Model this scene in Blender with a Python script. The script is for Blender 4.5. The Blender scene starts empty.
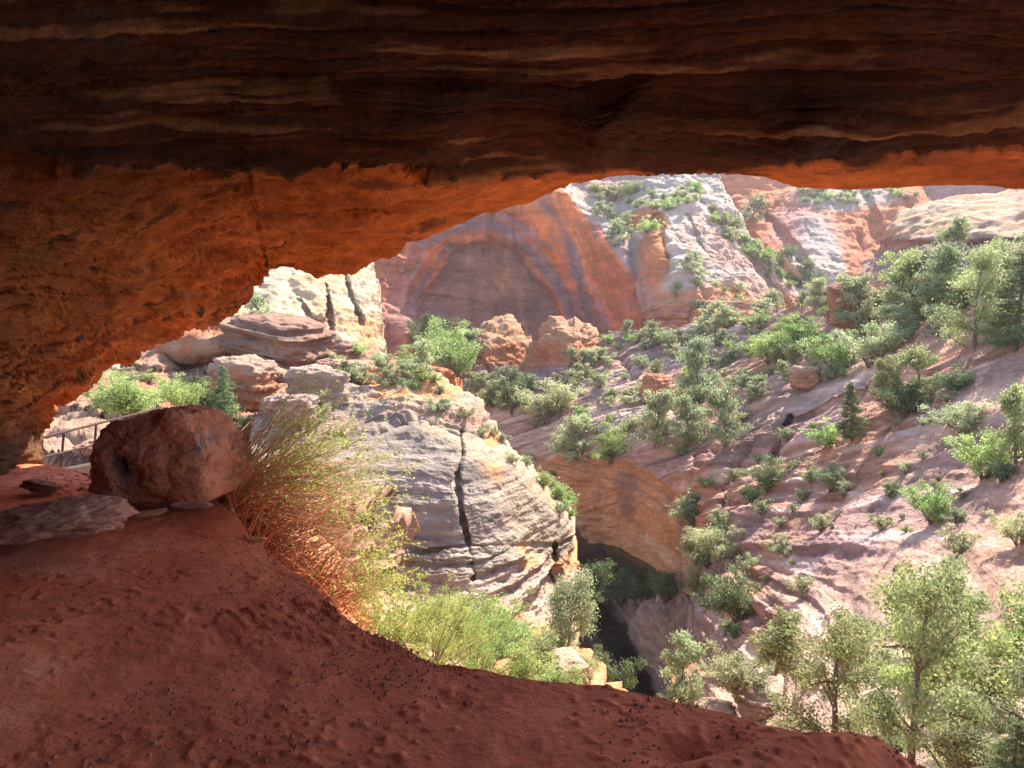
import bpy, math, random
import numpy as np
from mathutils import Vector, Matrix

sc = bpy.context.scene
C = bpy.context.collection
R = math.radians

# ------------------------------------------------------------------ camera
F = 773.0                      # focal length in pixels at 1024 wide
PITCH = R(6.2)
cam = bpy.data.cameras.new('camera')
cam.sensor_width = 36.0
cam.lens = 36.0 * F / 1024.0
cam.clip_start = 0.05
cam.clip_end = 3000
camo = bpy.data.objects.new('camera', cam)
C.objects.link(camo)
camo.location = (0, 0, 0)
camo.rotation_euler = (R(90) - PITCH, 0, 0)
sc.camera = camo

# ------------------------------------------------------------------ light
SUN_EL, SUN_AZ = 46.0, 38.0    # azimuth measured from +Y (view direction) towards +X
w = bpy.data.worlds.new('World')
sc.world = w
w.use_nodes = True
wn = w.node_tree.nodes
wl = w.node_tree.links
wn.clear()
sky = wn.new('ShaderNodeTexSky')
sky.sky_type = 'NISHITA'
sky.sun_disc = False
sky.sun_elevation = R(SUN_EL)
sky.sun_rotation = R(SUN_AZ)
sky.altitude = 1200
sky.dust_density = 2.5
bg = wn.new('ShaderNodeBackground')
bg.inputs['Strength'].default_value = 0.15
wo = wn.new('ShaderNodeOutputWorld')
wl.new(sky.outputs[0], bg.inputs['Color'])
wl.new(bg.outputs[0], wo.inputs['Surface'])

sun = bpy.data.lights.new('sun', 'SUN')
sun.energy = 4.4
sun.angle = R(0.53)
sun.color = (1.0, 0.93, 0.82)
suno = bpy.data.objects.new('sun', sun)
C.objects.link(suno)
sdir = Vector((math.sin(R(SUN_AZ)) * math.cos(R(SUN_EL)), math.cos(R(SUN_AZ)) * math.cos(R(SUN_EL)), math.sin(R(SUN_EL))))
suno.rotation_euler = sdir.to_track_quat('Z', 'Y').to_euler()

sc.view_settings.view_transform = 'Standard'
sc.view_settings.look = 'None'
sc.view_settings.gamma = 1.0
sc.view_settings.exposure = 1.8
sc.render.engine = 'CYCLES'
sc.cycles.use_denoising = True
sc.cycles.max_bounces = 6
sc.cycles.diffuse_bounces = 5
sc.cycles.transmission_bounces = 4
sc.cycles.transparent_max_bounces = 4
sc.cycles.volume_bounces = 0
sc.cycles.caustics_reflective = False
sc.cycles.caustics_refractive = False
sc.cycles.sample_clamp_indirect = 6.0

# ------------------------------------------------------------------ numpy noise
def _hash(ix, iy, iz, seed):
    h = (ix * np.uint32(374761393) + iy * np.uint32(668265263) + iz * np.uint32(2147483647) + np.uint32((seed * 974711 + 12345) & 0xffffffff))
    h = (h ^ (h >> np.uint32(13))) * np.uint32(1274126177)
    h = h ^ (h >> np.uint32(16))
    h = h * np.uint32(2246822519)
    h = h ^ (h >> np.uint32(15))
    return (h & np.uint32(0xffffff)).astype(np.float32) / np.float32(0xffffff)

def vnoise(P, seed=0):
    """value noise in [-1, 1] at the (N,3) points P"""
    P = np.asarray(P, dtype=np.float64)
    sh = P.shape[:-1]
    P = P.reshape(-1, 3)
    i = np.floor(P)
    f = (P - i).astype(np.float32)
    i = i.astype(np.int64).astype(np.uint32)
    u = f * f * f * (f * (f * 6 - 15) + 10)
    one = np.uint32(1)
    x0, y0, z0 = i[:, 0], i[:, 1], i[:, 2]
    x1, y1, z1 = x0 + one, y0 + one, z0 + one
    def L(a, b, t): return a + (b - a) * t
    ux, uy, uz = u[:, 0], u[:, 1], u[:, 2]
    c = L(L(L(_hash(x0, y0, z0, seed), _hash(x1, y0, z0, seed), ux), L(_hash(x0, y1, z0, seed), _hash(x1, y1, z0, seed), ux), uy),
          L(L(_hash(x0, y0, z1, seed), _hash(x1, y0, z1, seed), ux), L(_hash(x0, y1, z1, seed), _hash(x1, y1, z1, seed), ux), uy), uz)
    return (c * 2 - 1).reshape(sh)

def fbm(P, octaves=4, seed=0, gain=0.5, lac=2.03):
    s, a, t = 0, 1.0, 0
    Q = np.asarray(P, dtype=np.float64)
    for k in range(octaves):
        s = s + a * vnoise(Q, seed + k * 17)
        t += a
        a *= gain
        Q = Q * lac + 3.7
    return s / t

def ridged(P, octaves=3, seed=0):
    s, a, t = 0, 1.0, 0
    Q = np.asarray(P, dtype=np.float64)
    for k in range(octaves):
        s = s + a * (1 - 2 * np.abs(vnoise(Q, seed + k * 31)))
        t += a
        a *= 0.5
        Q = Q * 2.07 + 5.1
    return s / t

def sstep(a, b, x):
    t = np.clip((x - a) / (b - a), 0, 1)
    return t * t * (3 - 2 * t)

def mixc(c, col, m):
    return c * (1 - m[..., None]) + np.array(col, dtype=np.float32) * m[..., None]

def polydist(px, py, pts):
    """distance in pixels from (px,py) to a polyline"""
    d = np.full(px.shape, 1e9)
    for (ax, ay), (bx, by) in zip(pts[:-1], pts[1:]):
        vx, vy = bx - ax, by - ay
        t = np.clip(((px - ax) * vx + (py - ay) * vy) / (vx * vx + vy * vy + 1e-9), 0, 1)
        d = np.minimum(d, np.hypot(px - ax - t * vx, py - ay - t * vy))
    return d

cp, sp = math.cos(PITCH), math.sin(PITCH)
def at(px, py, d):
    """the world point seen in the direction (px,py) at distance d along the view axis"""
    x = (np.asarray(px, float) - 512) / F
    y = (384 - np.asarray(py, float)) / F
    return np.stack([x * d, (cp + y * sp) * d, (-sp + y * cp) * d], axis=-1)

def V(px, py, d):
    return Vector(at(px, py, d).tolist())

def rbf(ctrl):
    c = np.array(ctrl, float)
    X = c[:, :2] / 100.0
    v = np.log(c[:, 2])
    n = len(X)
    D = np.linalg.norm(X[:, None] - X[None], axis=-1)
    K = np.where(D > 0, D * D * np.log(D + 1e-12), 0) + np.eye(n) * 0.02
    Pm = np.hstack([np.ones((n, 1)), X])
    A = np.block([[K, Pm], [Pm.T, np.zeros((3, 3))]])
    sol = np.linalg.solve(A, np.concatenate([v, np.zeros(3)]))
    lo, hi = v.min() - 0.2, v.max() + 0.2
    def f(px, py):
        q = np.stack([np.asarray(px) / 100.0, np.asarray(py) / 100.0], -1)
        out = sol[n] + sol[n + 1] * q[..., 0] + sol[n + 2] * q[..., 1]
        for k in range(n):
            r = np.hypot(q[..., 0] - X[k, 0], q[..., 1] - X[k, 1])
            out = out + sol[k] * np.where(r > 0, r * r * np.log(r + 1e-12), 0)
        return np.exp(np.clip(out, lo, hi))
    return f

# ------------------------------------------------------------------ helpers
def tag(o, label=None, cat=None, group=None, kind=None):
    if label: o['label'] = label
    if cat: o['category'] = cat
    if group: o['group'] = group
    if kind: o['kind'] = kind
    return o

def mesh_np(name, verts, faces, mat, cols=None, parent=None, smooth=True):
    """faces: (M,4) or (M,3) int array"""
    me = bpy.data.meshes.new(name)
    verts = np.asarray(verts, dtype=np.float32).reshape(-1, 3)
    faces = np.asarray(faces, dtype=np.int32)
    k = faces.shape[1]
    me.vertices.add(len(verts))
    me.vertices.foreach_set('co', verts.ravel())
    me.loops.add(faces.size)
    me.loops.foreach_set('vertex_index', faces.ravel())
    me.polygons.add(len(faces))
    me.polygons.foreach_set('loop_start', np.arange(0, faces.size, k, dtype=np.int32))
    me.polygons.foreach_set('use_smooth', np.full(len(faces), smooth, dtype=bool))
    if cols is not None:
        ca = me.color_attributes.new('Col', 'FLOAT_COLOR', 'POINT')
        c4 = np.ones((len(verts), 4), dtype=np.float32)
        c4[:, :3] = np.asarray(cols, dtype=np.float32).reshape(-1, 3)
        ca.data.foreach_set('color', c4.ravel())
    me.update(calc_edges=True)
    me.validate()
    if mat: me.materials.append(mat)
    o = bpy.data.objects.new(name, me)
    C.objects.link(o)
    if parent: o.parent = parent
    return o

def node_mat(name):
    m = bpy.data.materials.new(name)
    m.use_nodes = True
    nt = m.node_tree
    b = nt.nodes['Principled BSDF']
    return m, nt, b

def rock_mat(name, scale=1.0, bump=0.25, rough=0.92, strat=4.0, var=0.28, dist=0.05, tilt=(0.12, 0.05), hs=0.35):
    """vertex colour 'Col' holds the stone's own colours; grain, bedding streaks and pits are procedural"""
    m, nt, b = node_mat(name)
    N, L = nt.nodes, nt.links
    at_ = N.new('ShaderNodeAttribute'); at_.attribute_name = 'Col'
    tc = N.new('ShaderNodeNewGeometry')
    rot = N.new('ShaderNodeMapping'); rot.inputs['Rotation'].default_value = (tilt[0], tilt[1], 0)
    rot.inputs['Scale'].default_value = (scale, scale, scale)
    L.new(tc.outputs['Position'], rot.inputs['Vector'])
    st = N.new('ShaderNodeMapping'); st.inputs['Scale'].default_value = (hs, hs, strat)
    L.new(rot.outputs[0], st.inputs['Vector'])
    n1 = N.new('ShaderNodeTexNoise'); n1.inputs['Scale'].default_value = 1.0; n1.inputs['Detail'].default_value = 8; n1.inputs['Roughness'].default_value = 0.62; n1.inputs['Distortion'].default_value = 0.35
    L.new(st.outputs[0], n1.inputs['Vector'])
    n2 = N.new('ShaderNodeTexNoise'); n2.inputs['Scale'].default_value = 2.2; n2.inputs['Detail'].default_value = 10; n2.inputs['Roughness'].default_value = 0.65
    L.new(rot.outputs[0], n2.inputs['Vector'])
    add = N.new('ShaderNodeMath'); add.operation = 'ADD'
    L.new(n1.outputs['Fac'], add.inputs[0]); L.new(n2.outputs['Fac'], add.inputs[1])
    mr = N.new('ShaderNodeMapRange'); mr.inputs['From Min'].default_value = 0.72; mr.inputs['From Max'].default_value = 1.28
    mr.inputs['To Min'].default_value = 1 - var; mr.inputs['To Max'].default_value = 1 + var
    L.new(add.outputs[0], mr.inputs['Value'])
    mul = N.new('ShaderNodeVectorMath'); mul.operation = 'SCALE'
    L.new(at_.outputs['Color'], mul.inputs[0]); L.new(mr.outputs[0], mul.inputs['Scale'])
    L.new(mul.outputs[0], b.inputs['Base Color'])
    b.inputs['Roughness'].default_value = rough
    b.inputs['Specular IOR Level'].default_value = 0.15
    bp = N.new('ShaderNodeBump'); bp.inputs['Strength'].default_value = bump; bp.inputs['Distance'].default_value = dist / scale * 4
    n3 = N.new('ShaderNodeTexNoise'); n3.inputs['Scale'].default_value = 6; n3.inputs['Detail'].default_value = 8; n3.inputs['Roughness'].default_value = 0.7
    L.new(rot.outputs[0], n3.inputs['Vector'])
    a2 = N.new('ShaderNodeMath'); a2.operation = 'ADD'
    L.new(n1.outputs['Fac'], a2.inputs[0]); L.new(n3.outputs['Fac'], a2.inputs[1])
    L.new(a2.outputs[0], bp.inputs['Height'])
    L.new(bp.outputs[0], b.inputs['Normal'])
    return m

def normals_grid(P):
    du = np.gradient(P, axis=1)
    dv = np.gradient(P, axis=0)
    n = np.cross(du, dv)
    n /= np.linalg.norm(n, axis=-1, keepdims=True) + 1e-9
    # face the camera (at the origin)
    s = np.sign(-(n * P).sum(-1, keepdims=True))
    s[s == 0] = 1
    return n * s

def strata(P, freq, seed, tilt=(0.08, 0.03), warp=0.35, wf=0.15):
    """step-like ledges of varying thickness: returns a profile in [-1,1] and the layer coordinate"""
    zc = (P[..., 2] + tilt[0] * P[..., 0] + tilt[1] * P[..., 1]) * freq
    zc = zc + warp * fbm(P * wf * freq, 3, seed + 5)
    i = np.floor(zc)
    f = zc - i
    z = np.zeros_like(zc)
    a = vnoise(np.stack([z, z, i * 0.731 + 0.5], -1) * 1.37 + 0.3, seed) * 1.4
    b = vnoise(np.stack([z, z, (i + 1) * 0.731 + 0.5], -1) * 1.37 + 0.3, seed) * 1.4
    return a + (b - a) * sstep(0.72, 0.98, f), zc

def relief(name, ribs, ctrl, nu, nv, colf, mat, detail=None, feat=None, back=((0.02, -0.002), (0.08, -0.03), (0.25, -0.15)), front=None,
           vpow=1.0, label=None, edge=0.0, post=None, cat=None, sat=1.2):
    """A rock mass: ribs are (top_x, top_y, bottom_x, bottom_y), ctrl gives distances; back/front rows carry the mass on behind
    its skyline and under its foot, so that it is solid from other viewpoints."""
    rb = np.array(ribs, float)
    mid = (rb[:, :2] + rb[:, 2:]) / 2
    seg = np.maximum(np.linalg.norm(np.diff(rb[:, :2], axis=0), axis=1), np.linalg.norm(np.diff(mid, axis=0), axis=1)) + 1e-6
    s = np.concatenate([[0], np.cumsum(seg)]); s /= s[-1]
    u = np.linspace(0, 1, nu)
    col = np.stack([np.interp(u, s, rb[:, k]) for k in range(4)], -1)     # nu,4
    v = (np.linspace(0, 1, nv) ** vpow)[:, None]                          # 0 top .. 1 bottom
    px = col[None, :, 0] * (1 - v) + col[None, :, 2] * v
    py = col[None, :, 1] * (1 - v) + col[None, :, 3] * v
    d = rbf(ctrl)(px, py)
    if edge:
        d = d * (1 + edge * np.exp(-np.hypot(px - col[None, :, 0], py - col[None, :, 1]) / 7.0))
    if feat: d = feat(px, py, d)
    P = at(px, py, d)
    Nn = normals_grid(P)
    if detail is not None:
        disp = detail(P, px, py, d)
        P2 = P + Nn * disp[..., None]
    else:
        disp = np.zeros(px.shape)
        P2 = P
    col3 = colf(P, px, py, d, disp)
    rows, crow = [P2], [col3]
    top = P2[0]
    hdir = top.copy(); hdir[:, 2] = 0
    hdir /= np.linalg.norm(hdir, axis=1, keepdims=True)
    dd = d[0][:, None]
    up = []
    for bk, dz in back:
        q = top + hdir * bk * dd
        q[:, 2] += (dz * dd)[:, 0]
        up.append(q)
    rows = [np.array(up[::-1])] + rows
    crow = [np.repeat(col3[:1], len(up), 0)] + crow
    if front:
        bot = P2[-1]
        hd = bot.copy(); hd[:, 2] = 0
        hd /= np.linalg.norm(hd, axis=1, keepdims=True)
        db = d[-1][:, None]
        fr = []
        for bk, dz in front:
            q = bot + hd * bk * db
            q[:, 2] += (dz * db)[:, 0]
            fr.append(q)
        rows.append(np.array(fr)); crow.append(np.repeat(col3[-1:], len(fr), 0))
    G = np.concatenate(rows, 0)
    CC = np.concatenate(crow, 0)
    lum = CC.mean(-1, keepdims=True)
    CC = lum + (CC - lum) * sat
    if post is not None: G = post(G)
    h, wd = G.shape[:2]
    idx = np.arange(h * wd).reshape(h, wd)
    faces = np.stack([idx[:-1, :-1], idx[1:, :-1], idx[1:, 1:], idx[:-1, 1:]], -1).reshape(-1, 4)
    o = mesh_np(name, G, faces, mat, np.clip(CC, 0.01, 0.9))
    tag(o, label, cat, kind='structure')
    return o

def spall(P, levels, seed, octv=4, w=0.25):
    """plates broken off at sharp edges: a fractal noise cut into flat terraces"""
    n = fbm(P, octv, seed, gain=0.55) * levels
    i = np.floor(n)
    return (i + sstep(1 - w, 1, n - i)) / levels

def rock_detail(big, strat_a, strat_f, fine, seed, tilt=(0.08, 0.03), bigf=None, joints=0.0, jf=0.1):
    def f(P, px, py, d):
        bf = bigf or 0.12 / max(big, 1e-3)
        r = big * fbm(P * bf, 3, seed)
        if strat_a:
            s1, _ = strata(P, strat_f, seed + 1, tilt)
            s2, _ = strata(P, strat_f * 3.1, seed + 2, tilt)
            m = 0.55 + 0.45 * fbm(P * bf * 2, 2, seed + 3)
            r = r + strat_a * (s1 + 0.45 * s2) * m
        if joints:
            Q = P * np.array([1, 1, 0.25]) * jf
            j = np.clip(ridged(Q, 2, seed + 9) - 0.72, 0, 1) / 0.28
            r = r - joints * j ** 1.5
        r = r + fine * fbm(P / max(fine, 1e-3) * 0.14, 4, seed + 4, gain=0.6)
        r = r + 1.1 * max(fine, strat_a) * spall(P * np.array([1, 1, 1.9]) * bf * 2.2, 5, seed + 6)
        r = r + 0.9 * fine * spall(P * np.array([1, 1, 2.2]) * bf * 7.0, 4, seed + 7)
        return r
    return f

CREAM = (0.50, 0.40, 0.29); WHITE = (0.50, 0.41, 0.355); ORANGE = (0.52, 0.20, 0.085); RED = (0.34, 0.12, 0.075)
PURP = (0.33, 0.215, 0.215); GREY = (0.36, 0.32, 0.31); VARN = (0.13, 0.095, 0.10); DIRT = (0.60, 0.185, 0.105); PINK = (0.47, 0.30, 0.24)

# ================================================================== CAVE
m_ceil = rock_mat('cave_sandstone', scale=2.6, bump=1.0, strat=4.0, var=0.42, dist=0.13)
m_dirt = rock_mat('red_dirt', scale=7.0, bump=0.7, strat=1.0, var=0.20, dist=0.022, hs=1.0, tilt=(0, 0))

# rim of the overhang in the picture, left to right, with its distance
ceil_ctrl = []
for x, col in {-250: [(-420, 2.2), (0, 2.9), (100, 3.2), (250, 3.5), (400, 3.8), (620, 4.0)],
               -60: [(-420, 2.4), (0, 3.3), (100, 3.7), (250, 4.4), (400, 5.1), (505, 5.4)],
               60: [(-420, 2.5), (0, 3.5), (100, 4.0), (180, 4.4), (260, 5.1), (350, 6.0), (440, 7.2)],
               170: [(-420, 2.6), (0, 3.7), (100, 4.2), (180, 4.8), (260, 6.0), (340, 7.2)],
               275: [(-420, 2.6), (0, 3.8), (100, 4.3), (180, 4.9), (230, 6.0), (285, 7.2)],
               430: [(-420, 2.6), (0, 3.9), (100, 4.4), (178, 5.0), (205, 5.8), (236, 6.7)],
               600: [(-420, 2.6), (0, 3.9), (100, 4.5), (170, 5.0), (181, 6.2)],
               800: [(-420, 2.6), (0, 3.9), (100, 4.5), (164, 5.0), (186, 6.2)],
               1024: [(-420, 2.6), (0, 3.9), (100, 4.5), (154, 5.1), (188, 6.1)],
               1300: [(-420, 2.6), (0, 3.9), (100, 4.4), (150, 5.1), (190, 6.1)]}.items():
    for y, dd in col: ceil_ctrl.append((x, y, dd))
rim = [(-420, 700), (-250, 640), (-60, 515), (0, 478), (40, 466), (52, 446), (60, 424), (78, 402), (102, 382), (146, 355), (190, 340), (235, 321), (258, 305), (272, 290), (273, 280), (300, 278), (340, 277),
       (356, 274), (373, 266), (400, 254), (440, 233), (480, 221), (520, 206), (560, 193), (590, 181), (620, 178), (700, 177), (760, 181), (800, 186), (860, 188), (950, 186), (1024, 189),
       (1200, 192), (1500, 205)]
ceil_ribs = []
_r = np.array(rim, float)
_s = np.concatenate([[0], np.cumsum(np.linalg.norm(np.diff(_r, axis=0), axis=1))]); _s /= _s[-1]
for (x, y), s_ in zip(rim, _s):
    ceil_ribs.append((-1500 + 4000 * s_ if False else float(np.interp(s_, [0, _s[5], _s[14], _s[25], 1], [-1250, -560, 120, 640, 2300])), -420, x, y))

def ceil_feat(px, py, d):
    # the lip: the near part of the roof hangs a little lower and hides the start of the lit part behind it
    lip = np.interp(px, [-200, 0, 200, 400, 480, 560, 700, 850, 1024, 1300], [150, 165, 172, 178, 180, 176, 176, 170, 158, 150]) + 5 * vnoise(np.stack([px * 0.03, px * 0, px * 0], -1), 4) + 2.5 * vnoise(np.stack([px * 0.11, px * 0, px * 0], -1), 6)
    k = sstep(200, 520, px)
    step = sstep(-3, 4, py - lip)
    d = d * (1 + (0.035 + 0.05 * k) * step)
    return d

def ceil_g(P):
    return P[..., 2] - P[..., 1] * 0.20 - 0.035 * P[..., 0] + 0.16 * fbm(P * np.array([0.35, 0.6, 0.6]), 3, 3) + 0.02 * fbm(P * np.array([1.4, 3, 3]), 3, 53)

def ceil_detail(P, px, py, d):
    # thin beds crop out as long ledges that run across, pinch out and start again
    g = ceil_g(P)
    left = 1 - sstep(300, 560, px)
    near = 1 - sstep(168, 185, py) * sstep(-100, 300, px + py * 0.2)
    r = 0.10 * fbm(P * np.array([0.5, 1.0, 1.0]), 3, 31)
    for fq, amp, lx, seed, pw in ((3.1, 0.20, 0.30, 11, 3.0), (7.3, 0.10, 0.55, 12, 2.4), (17.0, 0.055, 0.9, 13, 2.4), (34.0, 0.026, 1.6, 14, 2.0)):
        fr = g * fq
        i = np.floor(fr); f = fr - i
        a = vnoise(np.stack([P[..., 0] * lx + i * 7.1, 0 * i, i * 3.3 + .5], -1), seed)
        a = np.clip(0.45 + 0.9 * a, 0, 1.2)
        r = r - amp * a * (f ** pw) * (0.6 + 0.4 * np.maximum(near, left))
    # spalled plates, long across and thin up and down
    r = r + (0.13 * spall(P * np.array([0.5, 2.2, 3.0]), 5, 71, 3) * (0.4 + 0.6 * left) + 0.08 * spall(P * np.array([0.9, 5.0, 7.0]), 5, 72, 2, 0.2)) * (1 - 0.5 * near)
    r = r + 0.035 * spall(P * np.array([2.0, 12, 17.0]), 4, 73, 2, 0.2) + 0.02 * fbm(P * np.array([5, 18, 18]), 3, 74, gain=0.65)
    edge_far = np.clip((6.6 - d) / 1.8, 0.4 + 0.6 * left, 1)
    return r * edge_far

def ceil_col(P, px, py, d, disp):
    c = np.zeros(P.shape, dtype=np.float32) + np.array((0.68, 0.235, 0.085), dtype=np.float32)
    n = fbm(P * np.array([0.7, 1.8, 1.8]), 4, 51)
    c = mixc(c, (0.50, 0.155, 0.06), sstep(0.0, 0.5, n))
    n2 = fbm(P * np.array([0.5, 3.5, 3.5]) + 9, 4, 52)
    c = mixc(c, (0.42, 0.25, 0.13), 0.7 * sstep(0.12, 0.4, n2) * sstep(5.6, 4.8, d))
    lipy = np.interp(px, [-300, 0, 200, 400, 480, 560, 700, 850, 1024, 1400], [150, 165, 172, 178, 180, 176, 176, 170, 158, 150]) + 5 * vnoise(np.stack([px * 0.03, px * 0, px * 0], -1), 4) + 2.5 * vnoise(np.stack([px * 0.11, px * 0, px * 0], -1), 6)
    # near beds: browner stone with the roof's shade painted in, and thin buff seams
    inner_shade = 1 - sstep(-3, 3, py - lipy)
    inner_shade = np.maximum(inner_shade, 0.75 * (1 - sstep(165, 420, py + px * 0.42 + 40 * n)) * (1 - sstep(450, 650, px)))
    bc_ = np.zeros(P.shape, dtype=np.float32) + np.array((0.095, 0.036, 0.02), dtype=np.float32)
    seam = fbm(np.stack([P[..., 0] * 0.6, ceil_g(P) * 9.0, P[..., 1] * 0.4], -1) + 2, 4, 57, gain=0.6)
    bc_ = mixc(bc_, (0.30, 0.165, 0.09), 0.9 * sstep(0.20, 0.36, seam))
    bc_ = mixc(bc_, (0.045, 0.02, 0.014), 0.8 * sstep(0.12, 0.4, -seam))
    c = c * (1 - inner_shade[..., None]) + bc_ * inner_shade[..., None]
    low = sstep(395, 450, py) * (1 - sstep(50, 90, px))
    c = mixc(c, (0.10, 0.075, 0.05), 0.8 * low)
    # black varnish spots in a band
    dd = polydist(px, py, [(20, 345), (120, 335), (200, 318), (262, 312), (330, 290), (400, 262), (450, 250)])
    n3 = fbm(P * np.array([4.0, 12, 12]), 4, 53, gain=0.6)
    c = mixc(c, (0.035, 0.035, 0.025), 0.85 * sstep(0.22, 0.34, n3) * np.exp(-(dd / 9) ** 2))
    n4 = fbm(P * np.array([2.0, 5.5, 5.5]) + 4, 3, 54)
    c = mixc(c, (0.05, 0.04, 0.03), 0.6 * sstep(0.46, 0.52, n4))
    return c

def ceil_post(G):
    return G

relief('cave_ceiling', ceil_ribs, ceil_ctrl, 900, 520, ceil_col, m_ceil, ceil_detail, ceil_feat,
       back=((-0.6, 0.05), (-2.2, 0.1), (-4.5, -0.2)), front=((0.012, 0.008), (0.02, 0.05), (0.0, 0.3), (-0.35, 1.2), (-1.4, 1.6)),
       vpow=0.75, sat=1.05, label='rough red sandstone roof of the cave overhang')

# back wall of the cave: a bent sheet behind the photographer and at both sides
def bent_wall():
    path = [(-3.4, 4.3), (-4.6, 2.5), (-5.2, 0.0), (-4.6, -3.0), (-2.5, -5.2), (0.5, -6.0), (4, -5.8), (6, -4.6)]
    p = np.array(path)
    s = np.concatenate([[0], np.cumsum(np.linalg.norm(np.diff(p, axis=0), axis=1))])
    u = np.linspace(0, s[-1], 160)
    X = np.interp(u, s, p[:, 0]); Y = np.interp(u, s, p[:, 1])
    z = np.linspace(-3, 9, 70)[:, None]
    P = np.stack([X[None] + 0 * z, Y[None] + 0 * z, z + 0 * X[None]], -1)
    n = fbm(P * 0.6, 4, 7)
    cen = np.array([1.5, 1.0, 0])
    dirv = P - cen; dirv[..., 2] = 0
    dirv /= np.linalg.norm(dirv, axis=-1, keepdims=True)
    bulge = -0.10 * (z - 3) * 0
    P = P + dirv * (0.5 * n + bulge)[..., None]
    idx = np.arange(P.shape[0] * P.shape[1]).reshape(P.shape[:2])
    f = np.stack([idx[:-1, :-1], idx[1:, :-1], idx[1:, 1:], idx[:-1, 1:]], -1).reshape(-1, 4)
    c = np.zeros(P.shape) + np.array((0.36, 0.13, 0.06))
    o = mesh_np('cave_wall', P, f, m_ceil, c)
    tag(o, 'red sandstone wall closing the cave behind the ledge', kind='structure')
bent_wall()

# ---- ledge floor
def gz(x, y):
    """floor height of the ledge"""
    return -1.5
HG = 1.5
def gdepth(px, py, h=HG):
    k = (384 - np.asarray(py, float)) / F * cp - sp
    return -h / np.minimum(k, -0.05)
edge_pts = [(-400, 560), (-200, 505), (-60, 478), (30, 468), (60, 470), (100, 476), (190, 486), (215, 497), (240, 520), (256, 542), (275, 560), (300, 580), (322, 600), (340, 617), (365, 632), (400, 645), (430, 661), (480, 672),
            (520, 684), (600, 690), (660, 703), (720, 724), (770, 745), (830, 768), (870, 782), (960, 820), (1100, 860), (1300, 960), (1500, 1080)]
g_ribs = []
for (x, y) in edge_pts:
    g_ribs.append((x, y, 512 + (x - 512) * 1.6, 1750))
g_ctrl = []
for x in range(-400, 1600, 200):
    for y in (470, 520, 600, 700, 800, 1000, 1400, 1750):
        g_ctrl.append((x, y, float(gdepth(x, y))))

def g_feat(px, py, d):
    return gdepth(px, np.maximum(py, 455))

def g_detail(P, px, py, d):
    r = 0.08 * fbm(P * np.array([0.8, 0.8, 0.8]), 2, 61)
    r = r + 0.010 * fbm(P * 4.0, 3, 62) + 0.004 * fbm(P * 20.0, 4, 63, gain=0.65)
    # scuffed crumbs
    cr = np.clip(vnoise(P * 30.0, 65) - 0.35, 0, 1) * sstep(-0.25, 0.2, fbm(P * 2.0, 2, 66))
    r = r + 0.016 * cr
    r = r - 0.012 * np.clip(fbm(P * np.array([4, 4, 4]), 2, 67) - 0.35, 0, 1) / 0.5
    # a few swells: the hump at lower right, the small sandy ridge in the near foreground
    X, Y = P[..., 0], P[..., 1]
    r = r + 0.10 * np.exp(-((X - 1.0) / 0.9) ** 2 - ((Y - 2.0) / 0.45) ** 2)
    r = r + 0.05 * np.exp(-((Y - 2.0 - 0.25 * X) / 0.12) ** 2) * sstep(-1.5, -0.2, X)
    r = r - 0.05 * np.exp(-((X - 0.55) / 0.13) ** 2 - ((Y - 2.35) / 0.1) ** 2)
    return r

def g_col(P, px, py, d, disp):
    c = np.zeros(P.shape, dtype=np.float32) + np.array(DIRT, dtype=np.float32)
    c = mixc(c, (0.66, 0.26, 0.165), sstep(0, 0.5, fbm(P * 1.4, 4, 71)))
    c = mixc(c, (0.50, 0.145, 0.08), 0.6 * sstep(0.05, 0.4, fbm(P * 3.5, 4, 72)))
    return c

relief('ledge_ground', g_ribs, g_ctrl, 760, 620, g_col, m_dirt, g_detail, g_feat,
       back=((0.02, -0.012), (0.07, -0.09), (0.12, -0.25), (0.2, -0.6), (0.5, -1.5)), vpow=1.9,
       front=((-0.8, 0.0), (-5.0, 0.0), (-9.0, 0.0)), sat=1.15, label='red dirt floor of the ledge inside the cave')

# ---- sunny bank just outside the edge
bank_ctrl = [(200, 470, 7.6), (250, 495, 7.6), (300, 530, 7.3), (340, 560, 7.2), (370, 610, 7.0), (200, 640, 6.2), (300, 700, 5.9), (372, 720, 5.8), (330, 600, 6.7), (270, 560, 6.8)]
relief('bank', [(150, 482, 180, 640), (215, 478, 220, 660), (260, 498, 260, 690), (300, 520, 300, 700), (335, 548, 335, 710), (358, 580, 356, 720), (370, 608, 366, 730), (377, 640, 370, 745), (385, 680, 372, 760)],
       bank_ctrl, 220, 220, lambda P, px, py, d, s: mixc(np.zeros(P.shape, dtype=np.float32) + np.array((0.55, 0.22, 0.12), dtype=np.float32), (0.62, 0.36, 0.22), sstep(0, 0.4, fbm(P * 3, 3, 5))),
       m_dirt, lambda P, px, py, d: 0.12 * fbm(P * 1.5, 4, 77) + 0.03 * fbm(P * 9, 3, 78),
       back=((0.02, -0.02), (0.08, -0.15), (0.2, -0.5), (0.5, -1.6)), label='sunlit red sand bank under the brushy shrub')

# ================================================================== CANYON
m_far = rock_mat('far_sandstone', scale=0.12, bump=0.9, strat=4.0, var=0.30)
m_mid = rock_mat('canyon_sandstone', scale=0.35, bump=0.6, strat=5.0, var=0.28)
m_near = rock_mat('slickrock', scale=0.7, bump=0.85, strat=5.0, var=0.26)

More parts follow.
